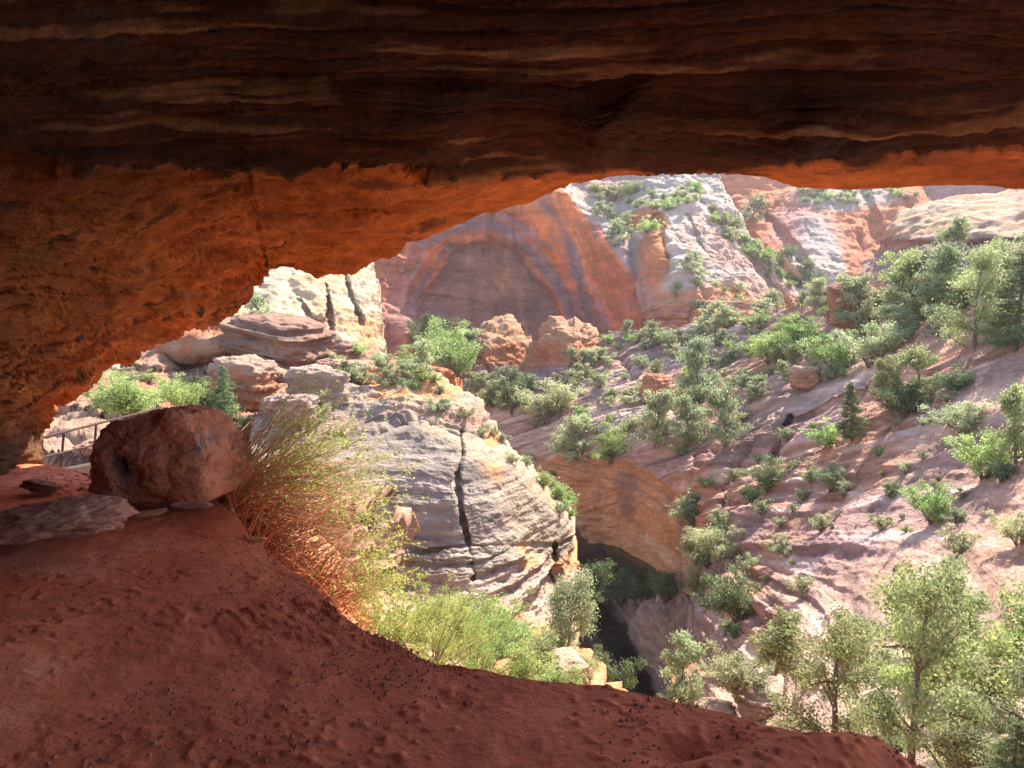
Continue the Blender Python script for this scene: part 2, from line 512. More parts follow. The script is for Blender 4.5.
# ---- great arch cliff and the white buttress beside it
arch_in = [(405, 360), (415, 340), (428, 310), (440, 285), (455, 260), (472, 243), (492, 236), (512, 243), (532, 262), (550, 285), (565, 305), (578, 330), (585, 365)]
def arch_field(px, py, cx, top, half, foot=365.0, p=1.75):
    """<0 inside a pointed-round arch, in pixels-ish"""
    t = np.clip((py - top) / (foot - top), 0.0, 1.2)
    wv = half * (np.clip(t, 0, 1.2) ** (1 / p))
    lean = cx
    f = np.abs(px - lean) - wv
    f = np.where(py < top, np.hypot(px - lean, (py - top) * 1.6), f)
    return f

def de_feat(px, py, d):
    wob = 4 * vnoise(np.stack([px * .03, py * .03, px * 0], -1), 5)
    a1 = arch_field(px, py, 492 + wob, 236, 84, p=2.2)
    a2 = arch_field(px, py, 500 + wob, 208, 118)
    a3 = arch_field(px, py, 512 + wob, 180, 165)
    left = px < 640
    ns_ = 6 * fbm(np.stack([px * .03, py * .03, px * 0], -1), 3, 8)
    d = d * (1 + 0.034 * (1 - sstep(-4, 5, a1 + ns_)) * left + 0.012 * (1 - sstep(-14, 10, a2 + ns_)) * left + 0.02 * (1 - sstep(-30, 20, a3 + 2 * ns_)) * left)
    # foot pillar at the left of the alcove
    b = np.exp(-((px - 405) / 14) ** 2) * sstep(300, 330, py)
    d = d * (1 - 0.03 * b)
    # gullies of the buttress
    for pts, wpx, a in [([(612, 200), (632, 240), (640, 300), (655, 335)], 7, 0.02), ([(655, 215), (668, 260), (676, 300), (682, 330)], 3.5, 0.022),
                        ([(688, 215), (705, 255), (712, 275)], 2.0, 0.010), ([(700, 205), (735, 240), (765, 275), (790, 310)], 5, 0.02),
                        ([(640, 318), (672, 322), (700, 310)], 4, 0.015), ([(470, 300), (475, 330), (470, 350)], 1.2, 0.004)]:
        d = d * (1 + a * np.exp(-(polydist(px, py, pts) / wpx) ** 2))
    return d

def de_col(P, px, py, d, disp):
    c = np.zeros(P.shape, dtype=np.float32)
    n = fbm(P * 0.03, 4, 81)
    nf = fbm(P * 0.12, 4, 82)
    # orange wall
    c += np.array((0.60, 0.205, 0.10), dtype=np.float32)
    c = mixc(c, (0.44, 0.15, 0.095), sstep(-0.1, 0.4, n))
    # streaks following the arch, purple varnish
    a1 = arch_field(px, py, 492 + 4 * vnoise(np.stack([px * .03, py * .03, px * 0], -1), 5), 236, 84, p=2.2)
    a3 = arch_field(px, py, 512, 180, 165)
    s = np.where(px < 500, 1.0, 0.8)
    q = np.stack([a1 * 0.045, py * 0.006, px * 0], -1)
    st = fbm(q * 2.0 + 3, 4, 83, gain=0.6)
    c = mixc(c, (0.30, 0.18, 0.20), 0.7 * sstep(0.05, 0.34, st) * (a1 > -30))
    for pts, wpx in [([(545, 205), (560, 222), (572, 250), (580, 280), (592, 320)], 4.5), ([(530, 225), (548, 260), (562, 290), (572, 318)], 3.5),
                     ([(425, 245), (460, 228), (490, 222), (520, 236), (540, 262), (556, 285)], 5.0), ([(412, 320), (425, 285), (440, 262), (455, 248)], 3.0)]:
        dd = polydist(px, py, pts) + 2 * nf * 3
        c = mixc(c, (0.22, 0.15, 0.18), 0.8 * np.exp(-(dd / wpx) ** 2))
    # interior of the alcove: its mauve shade put into the colour
    inn = 1 - sstep(-5, 3, a1 + 5 * nf)
    inn = inn * sstep(228, 240, py)
    c = mixc(c, (0.345, 0.205, 0.19), inn * 0.92)
    c = mixc(c, (0.24, 0.155, 0.155), inn * 0.7 * sstep(0.1, 0.3, fbm(P * np.array([0.12, 0.12, 0.25]), 4, 84)) * np.exp(-((px - 485) / 40) ** 2 - ((py - 275) / 14) ** 2))
    c = mixc(c, (0.50, 0.28, 0.18), inn * 0.7 * np.exp(-((px - 505) / 14) ** 2 - ((py - 280) / 16) ** 2))
    # left end of the wall, paler
    c = mixc(c, (0.42, 0.22, 0.17), 0.6 * sstep(425, 395, px))
    wpx = px + 10 * fbm(np.stack([px * 0.03, py * 0.03, px * 0], -1), 3, 87) - (py - 250) * np.clip((px - 500) / 260.0, -0.5, 0.6)
    c = c * (1 + 0.55 * np.clip(fbm(np.stack([wpx * 0.16, py * 0.02, px * 0], -1), 4, 88, gain=0.65), -.5, .5))[..., None]
    c = c * (1 + 0.35 * np.clip(fbm(P * np.array([0.11, 0.11, 0.35]) + 0.3 * n[..., None], 4, 89, gain=0.6), -.5, .5))[..., None]
    # buttress: white bedding above, orange faces at its foot
    bx = np.interp(py, [180, 205, 225, 250, 280, 300, 330, 360], [555, 575, 600, 618, 632, 640, 655, 660]) + 7 * nf
    but = sstep(-3, 4, px - bx)
    wcol = np.zeros(P.shape, dtype=np.float32) + np.array(WHITE, dtype=np.float32)
    wcol = mixc(wcol, PINK, 0.8 * sstep(0.0, 0.35, fbm(P * 0.06 + 4, 4, 85)))
    wcol = mixc(wcol, (0.50, 0.22, 0.12), sstep(-2, 3, np.maximum.reduce([
        14 - np.hypot((px - 645) * 0.55, (py - 218)), 15 - np.hypot((px - 652) * 0.9, (py - 262) * 0.42), 12 - np.hypot((px - 608) * 1.0, (py - 240) * 0.5) - 100])))
    wcol = mixc(wcol, (0.52, 0.22, 0.12), 0.9 * sstep(285, 300, py + 10 * nf) * sstep(640, 655, px) * (0.35 + 0.65 * sstep(-0.15, 0.15, fbm(P * 0.1, 3, 86))))
    wcol = mixc(wcol, (0.36, 0.24, 0.23), 0.9 * np.exp(-(polydist(px, py, [(628, 250), (640, 290), (655, 320)]) / 10) ** 2))
    c = c * (1 - but[..., None]) + wcol * but[..., None]
    return c

de_ctrl = [(330, 200, 180), (330, 370, 175), (380, 260, 188), (385, 350, 184), (405, 340, 184), (430, 250, 198), (440, 320, 204), (490, 280, 212), (500, 350, 210), (560, 300, 203), (600, 250, 196), (620, 330, 182), (560, 200, 206), (490, 190, 212),
           (640, 335, 176), (650, 280, 180), (655, 230, 188), (700, 290, 177), (700, 230, 193), (760, 300, 186), (690, 180, 216), (610, 185, 228), (620, 215, 208), (740, 230, 212), (800, 305, 196), (690, 340, 168), (780, 350, 178), (600, 130, 250), (700, 130, 245), (450, 130, 222)]
relief('arch_cliff', [(330, 120, 330, 375), (372, 120, 375, 375), (500, 120, 500, 375), (600, 125, 600, 375), (690, 140, 690, 372), (716, 170, 715, 372), (724, 190, 722, 372), (738, 214, 742, 372), (756, 235, 760, 372), (770, 250, 772, 372), (786, 272, 788, 372), (802, 292, 803, 372), (815, 312, 817, 372), (822, 340, 822, 372)],
       de_ctrl, 640, 420, de_col, m_far, rock_detail(3.2, 0.75, 0.28, 0.9, 101, (0.10, 0.02), joints=1.2, jf=0.06), de_feat,
       back=((0.02, 0.004), (0.10, -0.01), (0.3, -0.1)), label='great orange arch alcove cliff with a white buttress across the canyon')

# ---- far right cliffs
def f_col(P, px, py, d, disp):
    c = np.zeros(P.shape, dtype=np.float32) + np.array((0.50, 0.20, 0.12), dtype=np.float32)
    nf = fbm(P * 0.08, 4, 91)
    c = mixc(c, (0.40, 0.22, 0.19), sstep(0, 0.35, fbm(P * np.array([0.03, 0.03, 0.012]), 4, 92)))
    wh = np.maximum(1 - sstep(0.7, 1.15, np.hypot((px - 818 + (py - 250) * 0.15) / 32, (py - 262) / 52) + 0.3 * nf), 1 - sstep(0.6, 1.1, np.hypot((px - 850) / 60, (py - 196) / 13) + 0.3 * nf))
    wh = np.maximum(wh, 0.9 * (1 - sstep(0.6, 1.2, np.hypot((px - 937 + (225 - py) * 0.2) / 8, (py - 232) / 30) + 0.3 * nf)))
    c = mixc(c, (0.42, 0.33, 0.29), wh)
    return c
def f_feat(px, py, d):
    for pts, wpx, a in [([(722, 190), (740, 230), (760, 250), (800, 285)], 6, 0.03), ([(745, 200), (775, 225), (800, 255), (812, 280)], 4, 0.025), ([(862, 185), (872, 215), (880, 245), (878, 260)], 5, 0.03),
                        ([(905, 200), (918, 225), (925, 245)], 3, 0.02)]:
        d = d * (1 + a * np.exp(-(polydist(px, py, pts) / wpx) ** 2))
    return d
relief('far_cliff', [(660, 130, 660, 345), (800, 130, 800, 345), (880, 140, 880, 345), (915, 172, 915, 345), (926, 190, 926, 345), (936, 205, 938, 345), (943, 222, 947, 345), (950, 245, 955, 345), (958, 290, 962, 345)],
       [(680, 200, 315), (725, 200, 305), (745, 250, 262), (775, 215, 285), (800, 250, 250), (815, 300, 240), (845, 270, 244), (840, 195, 285), (850, 150, 330), (750, 150, 330), (872, 240, 262), (900, 260, 250), (925, 230, 262), (950, 280, 275), (890, 200, 285), (700, 330, 260), (900, 340, 245)],
       380, 260, f_col, m_far, rock_detail(5.5, 0.9, 0.22, 1.2, 111, (0.06, 0.02), joints=3.0, jf=0.045), f_feat, back=((0.02, 0.0), (0.1, -0.02), (0.3, -0.1)),
       label='orange and white fluted cliffs at the far right of the canyon')

relief('distant_cliff', [(560, 60, 560, 345), (860, 110, 860, 345), (980, 130, 980, 345), (1150, 120, 1150, 345), (1500, 100, 1500, 345)],
       [(560, 200, 480), (860, 200, 430), (960, 200, 410), (1020, 200, 380), (1300, 200, 330), (960, 330, 400)],
       300, 120, lambda P, px, py, d, s: mixc(np.zeros(P.shape, dtype=np.float32) + np.array((0.38, 0.20, 0.19), dtype=np.float32), (0.28, 0.17, 0.19), sstep(-.1, .3, fbm(P * np.array([0.04, 0.04, 0.01]), 4, 6))),
       m_far, rock_detail(8, 0.6, 0.15, 1.5, 121, joints=4.0, jf=0.03), label='shaded purple cliff farthest up the canyon')

# ---- pale cliff at the left
def c_col(P, px, py, d, disp):
    c = np.zeros(P.shape, dtype=np.float32) + np.array((0.43, 0.35, 0.255), dtype=np.float32)
    c = mixc(c, (0.42, 0.26, 0.16), 0.75 * sstep(0.05, 0.35, fbm(P * np.array([0.05, 0.05, 0.25]), 4, 94)))
    c = mixc(c, (0.52, 0.24, 0.12), 0.85 * np.exp(-((px - 368) / 14) ** 2 - ((py - 340) / 22) ** 2))
    return c
def c_feat(px, py, d):
    for pts, wpx, a in [([(325, 285), (330, 310), (332, 345)], 1.6, 0.03), ([(345, 275), (352, 300), (362, 320)], 1.8, 0.02), ([(300, 300), (312, 318), (330, 322)], 1.5, 0.012)]:
        d = d * (1 + a * np.exp(-(polydist(px, py, pts) / wpx) ** 2))
    return d
relief('pale_cliff', [(60, 250, 60, 440), (150, 220, 150, 440), (250, 190, 250, 440), (330, 190, 330, 440), (358, 215, 362, 440), (368, 240, 376, 440), (374, 262, 383, 440), (380, 290, 387, 440), (385, 330, 390, 440), (388, 380, 392, 440)],
       [(60, 300, 70), (150, 250, 92), (150, 400, 70), (250, 300, 100), (250, 380, 82), (330, 280, 114), (330, 360, 100), (372, 280, 124), (384, 350, 112), (300, 200, 135), (360, 220, 140)],
       300, 300, c_col, m_mid, rock_detail(1.8, 0.55, 0.45, 0.6, 131, (0.25, 0.05), joints=0.8, jf=0.1), c_feat, back=((0.03, 0.0), (0.12, -0.02), (0.3, -0.1)),
       label='bright cream sandstone cliff at the left, behind the ledges')

# ---- right rounded rock above the ridge trees
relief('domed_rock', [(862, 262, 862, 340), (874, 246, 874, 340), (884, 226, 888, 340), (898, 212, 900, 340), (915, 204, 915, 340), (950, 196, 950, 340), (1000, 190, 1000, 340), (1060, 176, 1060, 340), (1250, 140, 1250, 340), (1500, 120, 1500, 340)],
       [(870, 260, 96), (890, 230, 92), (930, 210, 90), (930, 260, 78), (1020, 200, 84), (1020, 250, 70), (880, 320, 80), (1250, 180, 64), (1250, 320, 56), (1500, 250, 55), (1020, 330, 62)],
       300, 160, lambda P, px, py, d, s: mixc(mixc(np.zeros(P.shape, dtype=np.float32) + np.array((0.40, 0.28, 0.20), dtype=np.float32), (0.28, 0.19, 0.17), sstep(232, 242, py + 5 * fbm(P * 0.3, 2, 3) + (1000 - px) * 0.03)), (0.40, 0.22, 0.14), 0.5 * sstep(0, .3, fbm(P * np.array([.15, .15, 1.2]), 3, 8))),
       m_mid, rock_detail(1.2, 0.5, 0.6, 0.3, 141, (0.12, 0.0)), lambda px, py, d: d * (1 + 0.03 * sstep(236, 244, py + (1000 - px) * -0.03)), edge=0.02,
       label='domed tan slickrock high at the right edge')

# ---- the long right-hand slope
h_ctrl = [(400, 375, 128), (470, 362, 120), (560, 352, 116), (640, 338, 112), (700, 328, 106), (780, 318, 92), (850, 300, 84), (900, 285, 80), (960, 278, 74), (1040, 268, 66), (1200, 250, 56),
          (420, 520, 96), (500, 480, 92), (500, 430, 98), (560, 400, 98), (620, 380, 100), (545, 470, 88), (600, 455, 84), (590, 540, 84), (640, 470, 78), (640, 560, 76), (690, 530, 64), (690, 600, 58),
          (700, 400, 84), (700, 460, 70), (760, 400, 74), (780, 470, 58), (760, 540, 50), (740, 620, 42), (700, 680, 42), (660, 740, 40), (760, 700, 32), (850, 380, 62), (860, 450, 49), (860, 520, 40), (850, 600, 31), (850, 680, 22), (830, 760, 16),
          (940, 340, 58), (940, 420, 45), (940, 500, 36), (940, 600, 25), (940, 700, 17), (940, 780, 13), (1024, 330, 50), (1024, 400, 40), (1024, 480, 31), (1024, 580, 22), (1024, 680, 15), (1024, 780, 11), (1200, 450, 26), (1200, 700, 11), (1400, 800, 8), (950, 900, 10), (760, 860, 16)]
def h_feat(px, py, d):
    # long joints running up the slope, as the dark notch right of centre
    for pts, wpx, a in [([(790, 418), (780, 445), (768, 470), (755, 500)], 3.0, 0.035),
                        ([(735, 470), (722, 520), (735, 560), (740, 610)], 5, 0.03), ([(1024, 330), (930, 372), (850, 392), (780, 430), (740, 465)], 3, 0.015), ([(900, 420), (860, 470), (820, 510)], 4, 0.012), ([(700, 455), (695, 520), (700, 590)], 6, 0.02)]:
        d = d * (1 + a * np.exp(-(polydist(px, py, pts) / wpx) ** 2))
    # ledge at the top of the orange undercut face
    lip = np.interp(px, [500, 545, 600, 640, 690], [452, 456, 458, 462, 480])
    on = sstep(520, 545, px) * (1 - sstep(670, 700, px))
    d = d * (1 + 0.05 * on * (sstep(0, 4, py - lip)) * 0 + 0.045 * on * sstep(lip + 40, lip + 105, py))
    return d
def h_col(P, px, py, d, disp):
    nf = fbm(P * 0.25, 4, 151)
    n = fbm(P * np.array([0.06, 0.06, 0.12]), 4, 152)
    _, zc = strata(P, 0.5, 9, (-0.38, 0.30))
    band = fbm(np.stack([zc * 1.1, P[..., 0] * 0.02, P[..., 1] * 0.02], -1), 4, 153)
    c = np.zeros(P.shape, dtype=np.float32) + np.array((0.42, 0.275, 0.22), dtype=np.float32)
    c = mixc(c, (0.52, 0.39, 0.33), sstep(0.0, 0.3, band))
    c = mixc(c, (0.34, 0.22, 0.205), 0.8 * sstep(0.05, 0.35, -band + 0.25 * nf))
    c = mixc(c, (0.46, 0.24, 0.155), 0.7 * sstep(0.08, 0.34, n + 0.15 * nf))
    zq = P[..., 2] - 0.38 * P[..., 0] + 0.30 * P[..., 1]
    fine_ = fbm(np.stack([zq * 3.2, P[..., 0] * 0.12, P[..., 1] * 0.12], -1) + 0.6 * nf[..., None], 4, 157, gain=0.65)
    c = c * (1 + 1.0 * np.clip(fine_, -0.4, 0.4))[..., None]
    c = mixc(c, (0.54, 0.45, 0.40), 0.6 * sstep(0.28, 0.42, fine_ + 0.4 * nf))
    # tan-white sunny slabs at the lower right
    m = sstep(620, 700, py) * sstep(690, 740, px)
    c = mixc(c, (0.56, 0.40, 0.30), 0.6 * m)
    m = sstep(930, 1010, px) * sstep(420, 470, py) * (1 - sstep(560, 620, py))
    c = mixc(c, (0.56, 0.32, 0.22), 0.5 * m)
    # orange undercut face and ledges
    lip = np.interp(px, [500, 545, 600, 640, 700], [450, 454, 456, 462, 500]) + 4 * nf
    on = sstep(470, 520, px) * (1 - sstep(675, 705, px + 10 * nf))
    face = on * sstep(0, 6, py - lip)
    oc = mixc(np.zeros(P.shape, dtype=np.float32) + np.array((0.44, 0.235, 0.14), dtype=np.float32), (0.27, 0.15, 0.115), 0.9 * sstep(0, 0.3, fbm(P * np.array([0.35, 0.35, 0.10]), 4, 154)))
    oc = mixc(oc, (0.50, 0.36, 0.25), 0.6 * sstep(0.1, 0.3, fbm(P * np.array([0.1, 0.1, 0.8]), 3, 155)))
    c = c * (1 - face[..., None]) + oc * face[..., None]
    # dirt between shrubs in the upper middle
    m = sstep(0.0, 0.25, fbm(P * 0.12 + 5, 3, 156)) * (1 - sstep(430, 470, py)) * sstep(-0.2, 0.1, -np.abs(px - 720) / 900)
    c = mixc(c, (0.54, 0.34, 0.24), 0.55 * m)
    return c
def h_detail(P, px, py, d):
    near = np.clip(d / 60.0, 0.25, 1.2)
    r = 1.5 * near * fbm(P * 0.055, 3, 161)
    s1, _ = strata(P, 0.42, 162, (-0.38, 0.30))
    s2, _ = strata(P, 1.4, 163, (-0.38, 0.30))
    s3, _ = strata(P, 4.2, 164, (-0.36, 0.28))
    m = 0.5 + 0.5 * fbm(P * 0.1, 2, 165)
    m2 = sstep(-0.25, 0.3, fbm(P * 0.07 + 8, 3, 175)); m3 = sstep(-0.2, 0.3, fbm(P * 0.15 + 2, 3, 176))
    r = r + near * (0.6 * s1 * m + 0.42 * s2 * (0.3 + 0.7 * m2)) + 0.17 * s3 * (0.4 + 0.6 * m3) * np.clip(near, .4, 1)
    j = np.clip(ridged(P * np.array([1, 1, 0.4]) * 0.09, 2, 166) - 0.74, 0, 1) / 0.26
    r = r - 1.2 * near * j ** 1.4
    r = r + 0.15 * near * fbm(P * np.array([0.35, 0.35, 0.6]), 4, 167, gain=0.6)
    r = r + 0.06 * fbm(P * 4, 3, 168, gain=0.6)
    Q = np.stack([P[..., 0] * 0.94 + P[..., 2] * 0.36, P[..., 1], P[..., 2] - 0.38 * P[..., 0] + 0.30 * P[..., 1]], -1)
    r = r + 0.5 * near * spall(Q * np.array([0.07, 0.07, 0.45]), 5, 177, 3) + 0.30 * near * spall(Q * np.array([0.22, 0.22, 1.8]), 5, 178, 3) + 0.12 * near * spall(Q * np.array([0.7, 0.7, 5.5]), 4, 179, 3)
    lip = np.interp(px, [500, 545, 600, 640, 700], [450, 454, 456, 462, 500])
    fc = sstep(480, 520, px) * (1 - sstep(675, 705, px)) * sstep(0, 8, py - lip)
    r = r * (1 - 0.5 * fc) + fc * (0.9 * spall(P * np.array([0.30, 0.30, 0.10]), 6, 180, 3) + 0.35 * strata(P, 1.1, 181, (0.05, 0.0))[0] + 0.25 * spall(P * np.array([0.9, 0.9, 0.5]), 4, 182, 3))
    return r
relief('canyon_slope', [(380, 385, 400, 520), (425, 376, 430, 520), (470, 362, 500, 515), (560, 352, 548, 500), (600, 346, 562, 512), (640, 337, 590, 542), (670, 332, 622, 546), (700, 326, 650, 566), (735, 322, 690, 600), (770, 318, 690, 640), (800, 310, 676, 700), (830, 303, 670, 780),
                        (860, 296, 690, 840), (900, 286, 790, 880), (960, 279, 950, 900), (1040, 268, 1150, 900), (1200, 250, 1400, 850), (1400, 240, 1600, 800)],
       h_ctrl, 980, 640, h_col, m_near, h_detail, h_feat, back=((0.03, -0.003), (0.12, -0.02), (0.35, -0.12)), front=((0.05, 0.005), (0.14, 0.0), (0.18, -0.12), (0.10, -0.30)),
       label='long tilted slickrock slope of purple, pink and white bedding at the right')

# ---- knobs on the ridge
relief('rock_knob', [(418, 385, 418, 400), (424, 366, 424, 400), (440, 352, 440, 400), (462, 348, 462, 400), (468, 336, 470, 400), (484, 326, 484, 400), (492, 322, 492, 400), (508, 320, 508, 400), (516, 329, 516, 400), (528, 341, 527, 400), (537, 344, 537, 400),
                     (543, 331, 543, 400), (556, 319, 556, 400), (575, 314, 575, 400), (588, 316, 588, 400), (597, 326, 597, 400), (601, 345, 601, 400), (606, 362, 606, 400), (620, 380, 620, 400)],
       [(418, 380, 118), (440, 360, 112), (490, 330, 108), (490, 360, 104), (530, 350, 110), (575, 320, 107), (575, 355, 102), (600, 350, 109), (620, 385, 112), (500, 400, 103), (440, 400, 108), (580, 400, 101)],
       340, 110, lambda P, px, py, d, s: mixc(mixc(np.zeros(P.shape, dtype=np.float32) + np.array((0.35, 0.20, 0.13), dtype=np.float32), (0.36, 0.16, 0.09), sstep(-.1, .25, fbm(P * np.array([.12, .12, .4]), 3, 18) + (py - 345) * 0.02)), (0.30, 0.20, 0.2), 0.9 * sstep(358, 368, py + 4 * fbm(P * .2, 2, 4))),
       m_mid, rock_detail(1.8, 1.0, 0.45, 0.7, 171, (0.12, 0), joints=1.8, jf=0.2), None, edge=0.05,
       label='orange layered rock knobs standing on the ridge before the arch')

# ---- slot canyon bottom
def k_feat(px, py, d):
    t = polydist(px, py, [(578, 548), (590, 590), (606, 622), (628, 655), (642, 690), (648, 780)])
    return d + 15 * np.exp(-(t / 6.0) ** 2) * sstep(560, 640, py) + 10 * np.exp(-((px - 585) / 22) ** 2 - ((py - 548) / 14) ** 2)
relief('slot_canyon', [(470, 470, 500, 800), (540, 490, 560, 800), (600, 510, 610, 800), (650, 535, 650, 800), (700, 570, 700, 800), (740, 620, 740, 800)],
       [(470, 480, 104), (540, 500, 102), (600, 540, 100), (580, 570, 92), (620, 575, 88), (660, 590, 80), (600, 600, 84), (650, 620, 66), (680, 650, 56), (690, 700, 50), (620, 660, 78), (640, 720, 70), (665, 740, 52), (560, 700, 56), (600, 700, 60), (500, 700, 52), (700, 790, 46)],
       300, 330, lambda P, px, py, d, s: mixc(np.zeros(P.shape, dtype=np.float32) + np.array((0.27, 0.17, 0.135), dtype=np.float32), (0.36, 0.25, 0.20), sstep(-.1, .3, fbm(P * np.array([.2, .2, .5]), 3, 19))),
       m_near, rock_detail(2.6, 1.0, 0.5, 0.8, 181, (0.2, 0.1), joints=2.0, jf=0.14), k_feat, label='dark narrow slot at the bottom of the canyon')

# ---- left ledges behind the boulder
def n_col(P, px, py, d, s):
    nf = fbm(P * 0.3, 4, 191)
    c = np.zeros(P.shape, dtype=np.float32) + np.array((0.35, 0.21, 0.145), dtype=np.float32)
    c = mixc(c, (0.38, 0.155, 0.09), sstep(-0.1, 0.2, fbm(P * np.array([.12, .12, .5]), 4, 192)))
    c = mixc(c, (0.42, 0.28, 0.21), 0.6 * sstep(400, 440, py))
    return c
def n_feat(px, py, d):
    # shaded alcove under the big slab
    k = np.exp(-((px - 205) / 38) ** 4 - ((py - 366) / 13) ** 4)
    d = d * (1 + 0.14 * k)
    st, _ = strata(np.stack([px / 40, py * 0, -py / 11], -1), 1.0, 77, (0.15, 0), 0.8, 0.3)
    return d * (1 - 0.035 * st)
relief('left_ledges', [(-60, 400, -60, 620), (30, 388, 30, 610), (95, 378, 95, 600), (130, 364, 130, 590), (160, 350, 160, 580), (200, 338, 200, 570), (228, 316, 228, 560), (250, 322, 250, 560), (275, 334, 275, 560), (300, 343, 300, 560), (340, 346, 340, 560), (372, 340, 372, 560), (400, 352, 400, 560), (430, 362, 430, 560), (452, 378, 450, 560), (470, 400, 466, 560)],
       [(-60, 600, 10), (-60, 420, 45), (60, 500, 18), (60, 400, 50), (150, 390, 52), (240, 330, 60), (300, 350, 60), (400, 358, 62), (440, 372, 60), (300, 400, 50), (220, 420, 42), (400, 400, 52), (150, 440, 30), (300, 470, 34), (450, 440, 48), (200, 520, 18), (350, 560, 25), (460, 550, 40)],
       460, 300, n_col, m_near, rock_detail(1.8, 0.8, 0.55, 0.5, 201, (0.12, 0.03), joints=1.6, jf=0.18), n_feat, label='stacked orange and cream ledges at the left of the canyon')

# ---- the striped grey butte in the middle
def b_feat(px, py, d):
    crack = polydist(px, py, [(460, 430), (462, 455), (457, 475), (460, 505), (468, 540), (472, 565), (474, 600)])
    wv = np.interp(py, [415, 430, 470, 500, 560, 600], [1.5, 3, 4, 2.5, 1.6, 2])
    crack = crack + 1.5 * fbm(np.stack([px * .08, py * .08, px * 0], -1), 3, 5)
    d = d * (1 + 0.020 * np.exp(-(crack / (0.75 * wv)) ** 2))
    for pts, wpx, a in [([(385, 558), (420, 552), (470, 546), (560, 545), (578, 535)], 1.3, 0.008), ([(488, 555), (492, 575), (500, 590)], 1.8, 0.012), ([(380, 436), (420, 430), (460, 440)], 2.0, 0.02), ([(555, 545), (553, 600)], 2.0, 0.03)]:
        d = d * (1 + a * np.exp(-(polydist(px, py, pts) / wpx) ** 2))
    # layered cap steps back above y 440
    d = d * (1 + 0.03 * (1 - sstep(436, 444, py - (px - 460) * 0.1)))
    # ledge bands near the foot
    return d
def b_col(P, px, py, d, s):
    nf = fbm(P * 0.4, 4, 211)
    _, zc = strata(P, 1.0, 9, (0.02, -0.02))
    band = fbm(np.stack([zc * 1.3, P[..., 0] * 0.05, P[..., 1] * 0.05], -1), 4, 212)
    c = np.zeros(P.shape, dtype=np.float32) + np.array((0.275, 0.22, 0.185), dtype=np.float32)
    _, zf = strata(P, 4.0, 9, (0.04, -0.02))
    c = c * (1 + 0.8 * np.clip(fbm(np.stack([zf, P[..., 0] * .2, P[..., 1] * .2], -1), 3, 214), -.4, .4))[..., None]
    c = mixc(c, (0.34, 0.28, 0.23), sstep(0.0, 0.3, band))
    # cream and orange towards the right; the left's shade painted in as grey
    r = sstep(-18, 28, px - np.interp(py, [380, 440, 480, 520, 560, 640], [330, 420, 500, 510, 500, 520]) + 22 * nf)
    c = mixc(c, (0.37, 0.29, 0.215), 0.9 * r)
    c = mixc(c, (0.55, 0.29, 0.15), 0.85 * r * sstep(0.05, 0.3, fbm(P * np.array([.3, .3, .7]) + 3, 3, 213) + 0.35 * np.exp(-((px - 500) / 25) ** 2 - ((py - 470) / 30) ** 2)))
    cap = 1 - sstep(425, 440, py)
    c = mixc(c, (0.40, 0.24, 0.18), 0.7 * cap * sstep(0, 0.25, band + nf * 0.2))
    c = mixc(c, (0.50, 0.37, 0.31), 0.6 * sstep(560, 580, py))
    c = mixc(c, (0.55, 0.36, 0.24), 0.8 * sstep(600, 640, py + 10 * nf))
    return c
b_det0 = rock_detail(0.7, 0.14, 1.1, 0.10, 221, (0.04, -0.02), bigf=0.2, joints=0.10, jf=0.35)
def b_detail(P, px, py, d):
    r = b_det0(P, px, py, d)
    k = np.maximum(1 - sstep(425, 445, py), sstep(545, 560, py))       # thin-bedded cap and foot
    s3, _ = strata(P, 4.5, 223, (0.05, -0.02))
    s4, _ = strata(P, 2.0, 224, (0.05, -0.02), 0.8, 0.4)
    return r * (0.8 + 0.7 * k) + 0.15 * s3 * (0.35 + k) + 0.30 * s4 * k + (0.10 + 0.15 * k) * spall(P * np.array([0.35, 0.35, 1.4]), 6, 225) + 0.07 * spall(P * np.array([1.2, 1.2, 4]), 4, 226)
relief('grey_butte', [(250, 420, 250, 690), (300, 396, 300, 690), (345, 386, 345, 690), (385, 384, 385, 690), (425, 378, 418, 692), (440, 386, 432, 694), (456, 398, 448, 696), (476, 412, 466, 697), (495, 430, 484, 698), (512, 448, 500, 699), (530, 470, 515, 700), (548, 490, 528, 700),
                      (565, 512, 540, 700), (576, 528, 550, 700), (580, 555, 560, 700), (581, 590, 568, 700), (577, 625, 573, 702), (572, 660, 577, 704)],
       [(250, 430, 36), (340, 392, 44), (430, 384, 46), (460, 402, 45), (380, 500, 36), (470, 500, 36), (470, 430, 41), (510, 500, 38), (565, 520, 42), (579, 590, 43), (520, 600, 36), (520, 680, 31), (400, 640, 31), (340, 640, 31), (290, 500, 33), (575, 680, 36), (400, 580, 34)],
       620, 560, b_col, m_near, b_detail, b_feat, edge=0.03, back=((0.04, -0.003), (0.15, -0.02), (0.4, -0.2)), label='grey and cream layered butte with a vertical crack in the middle of the view')

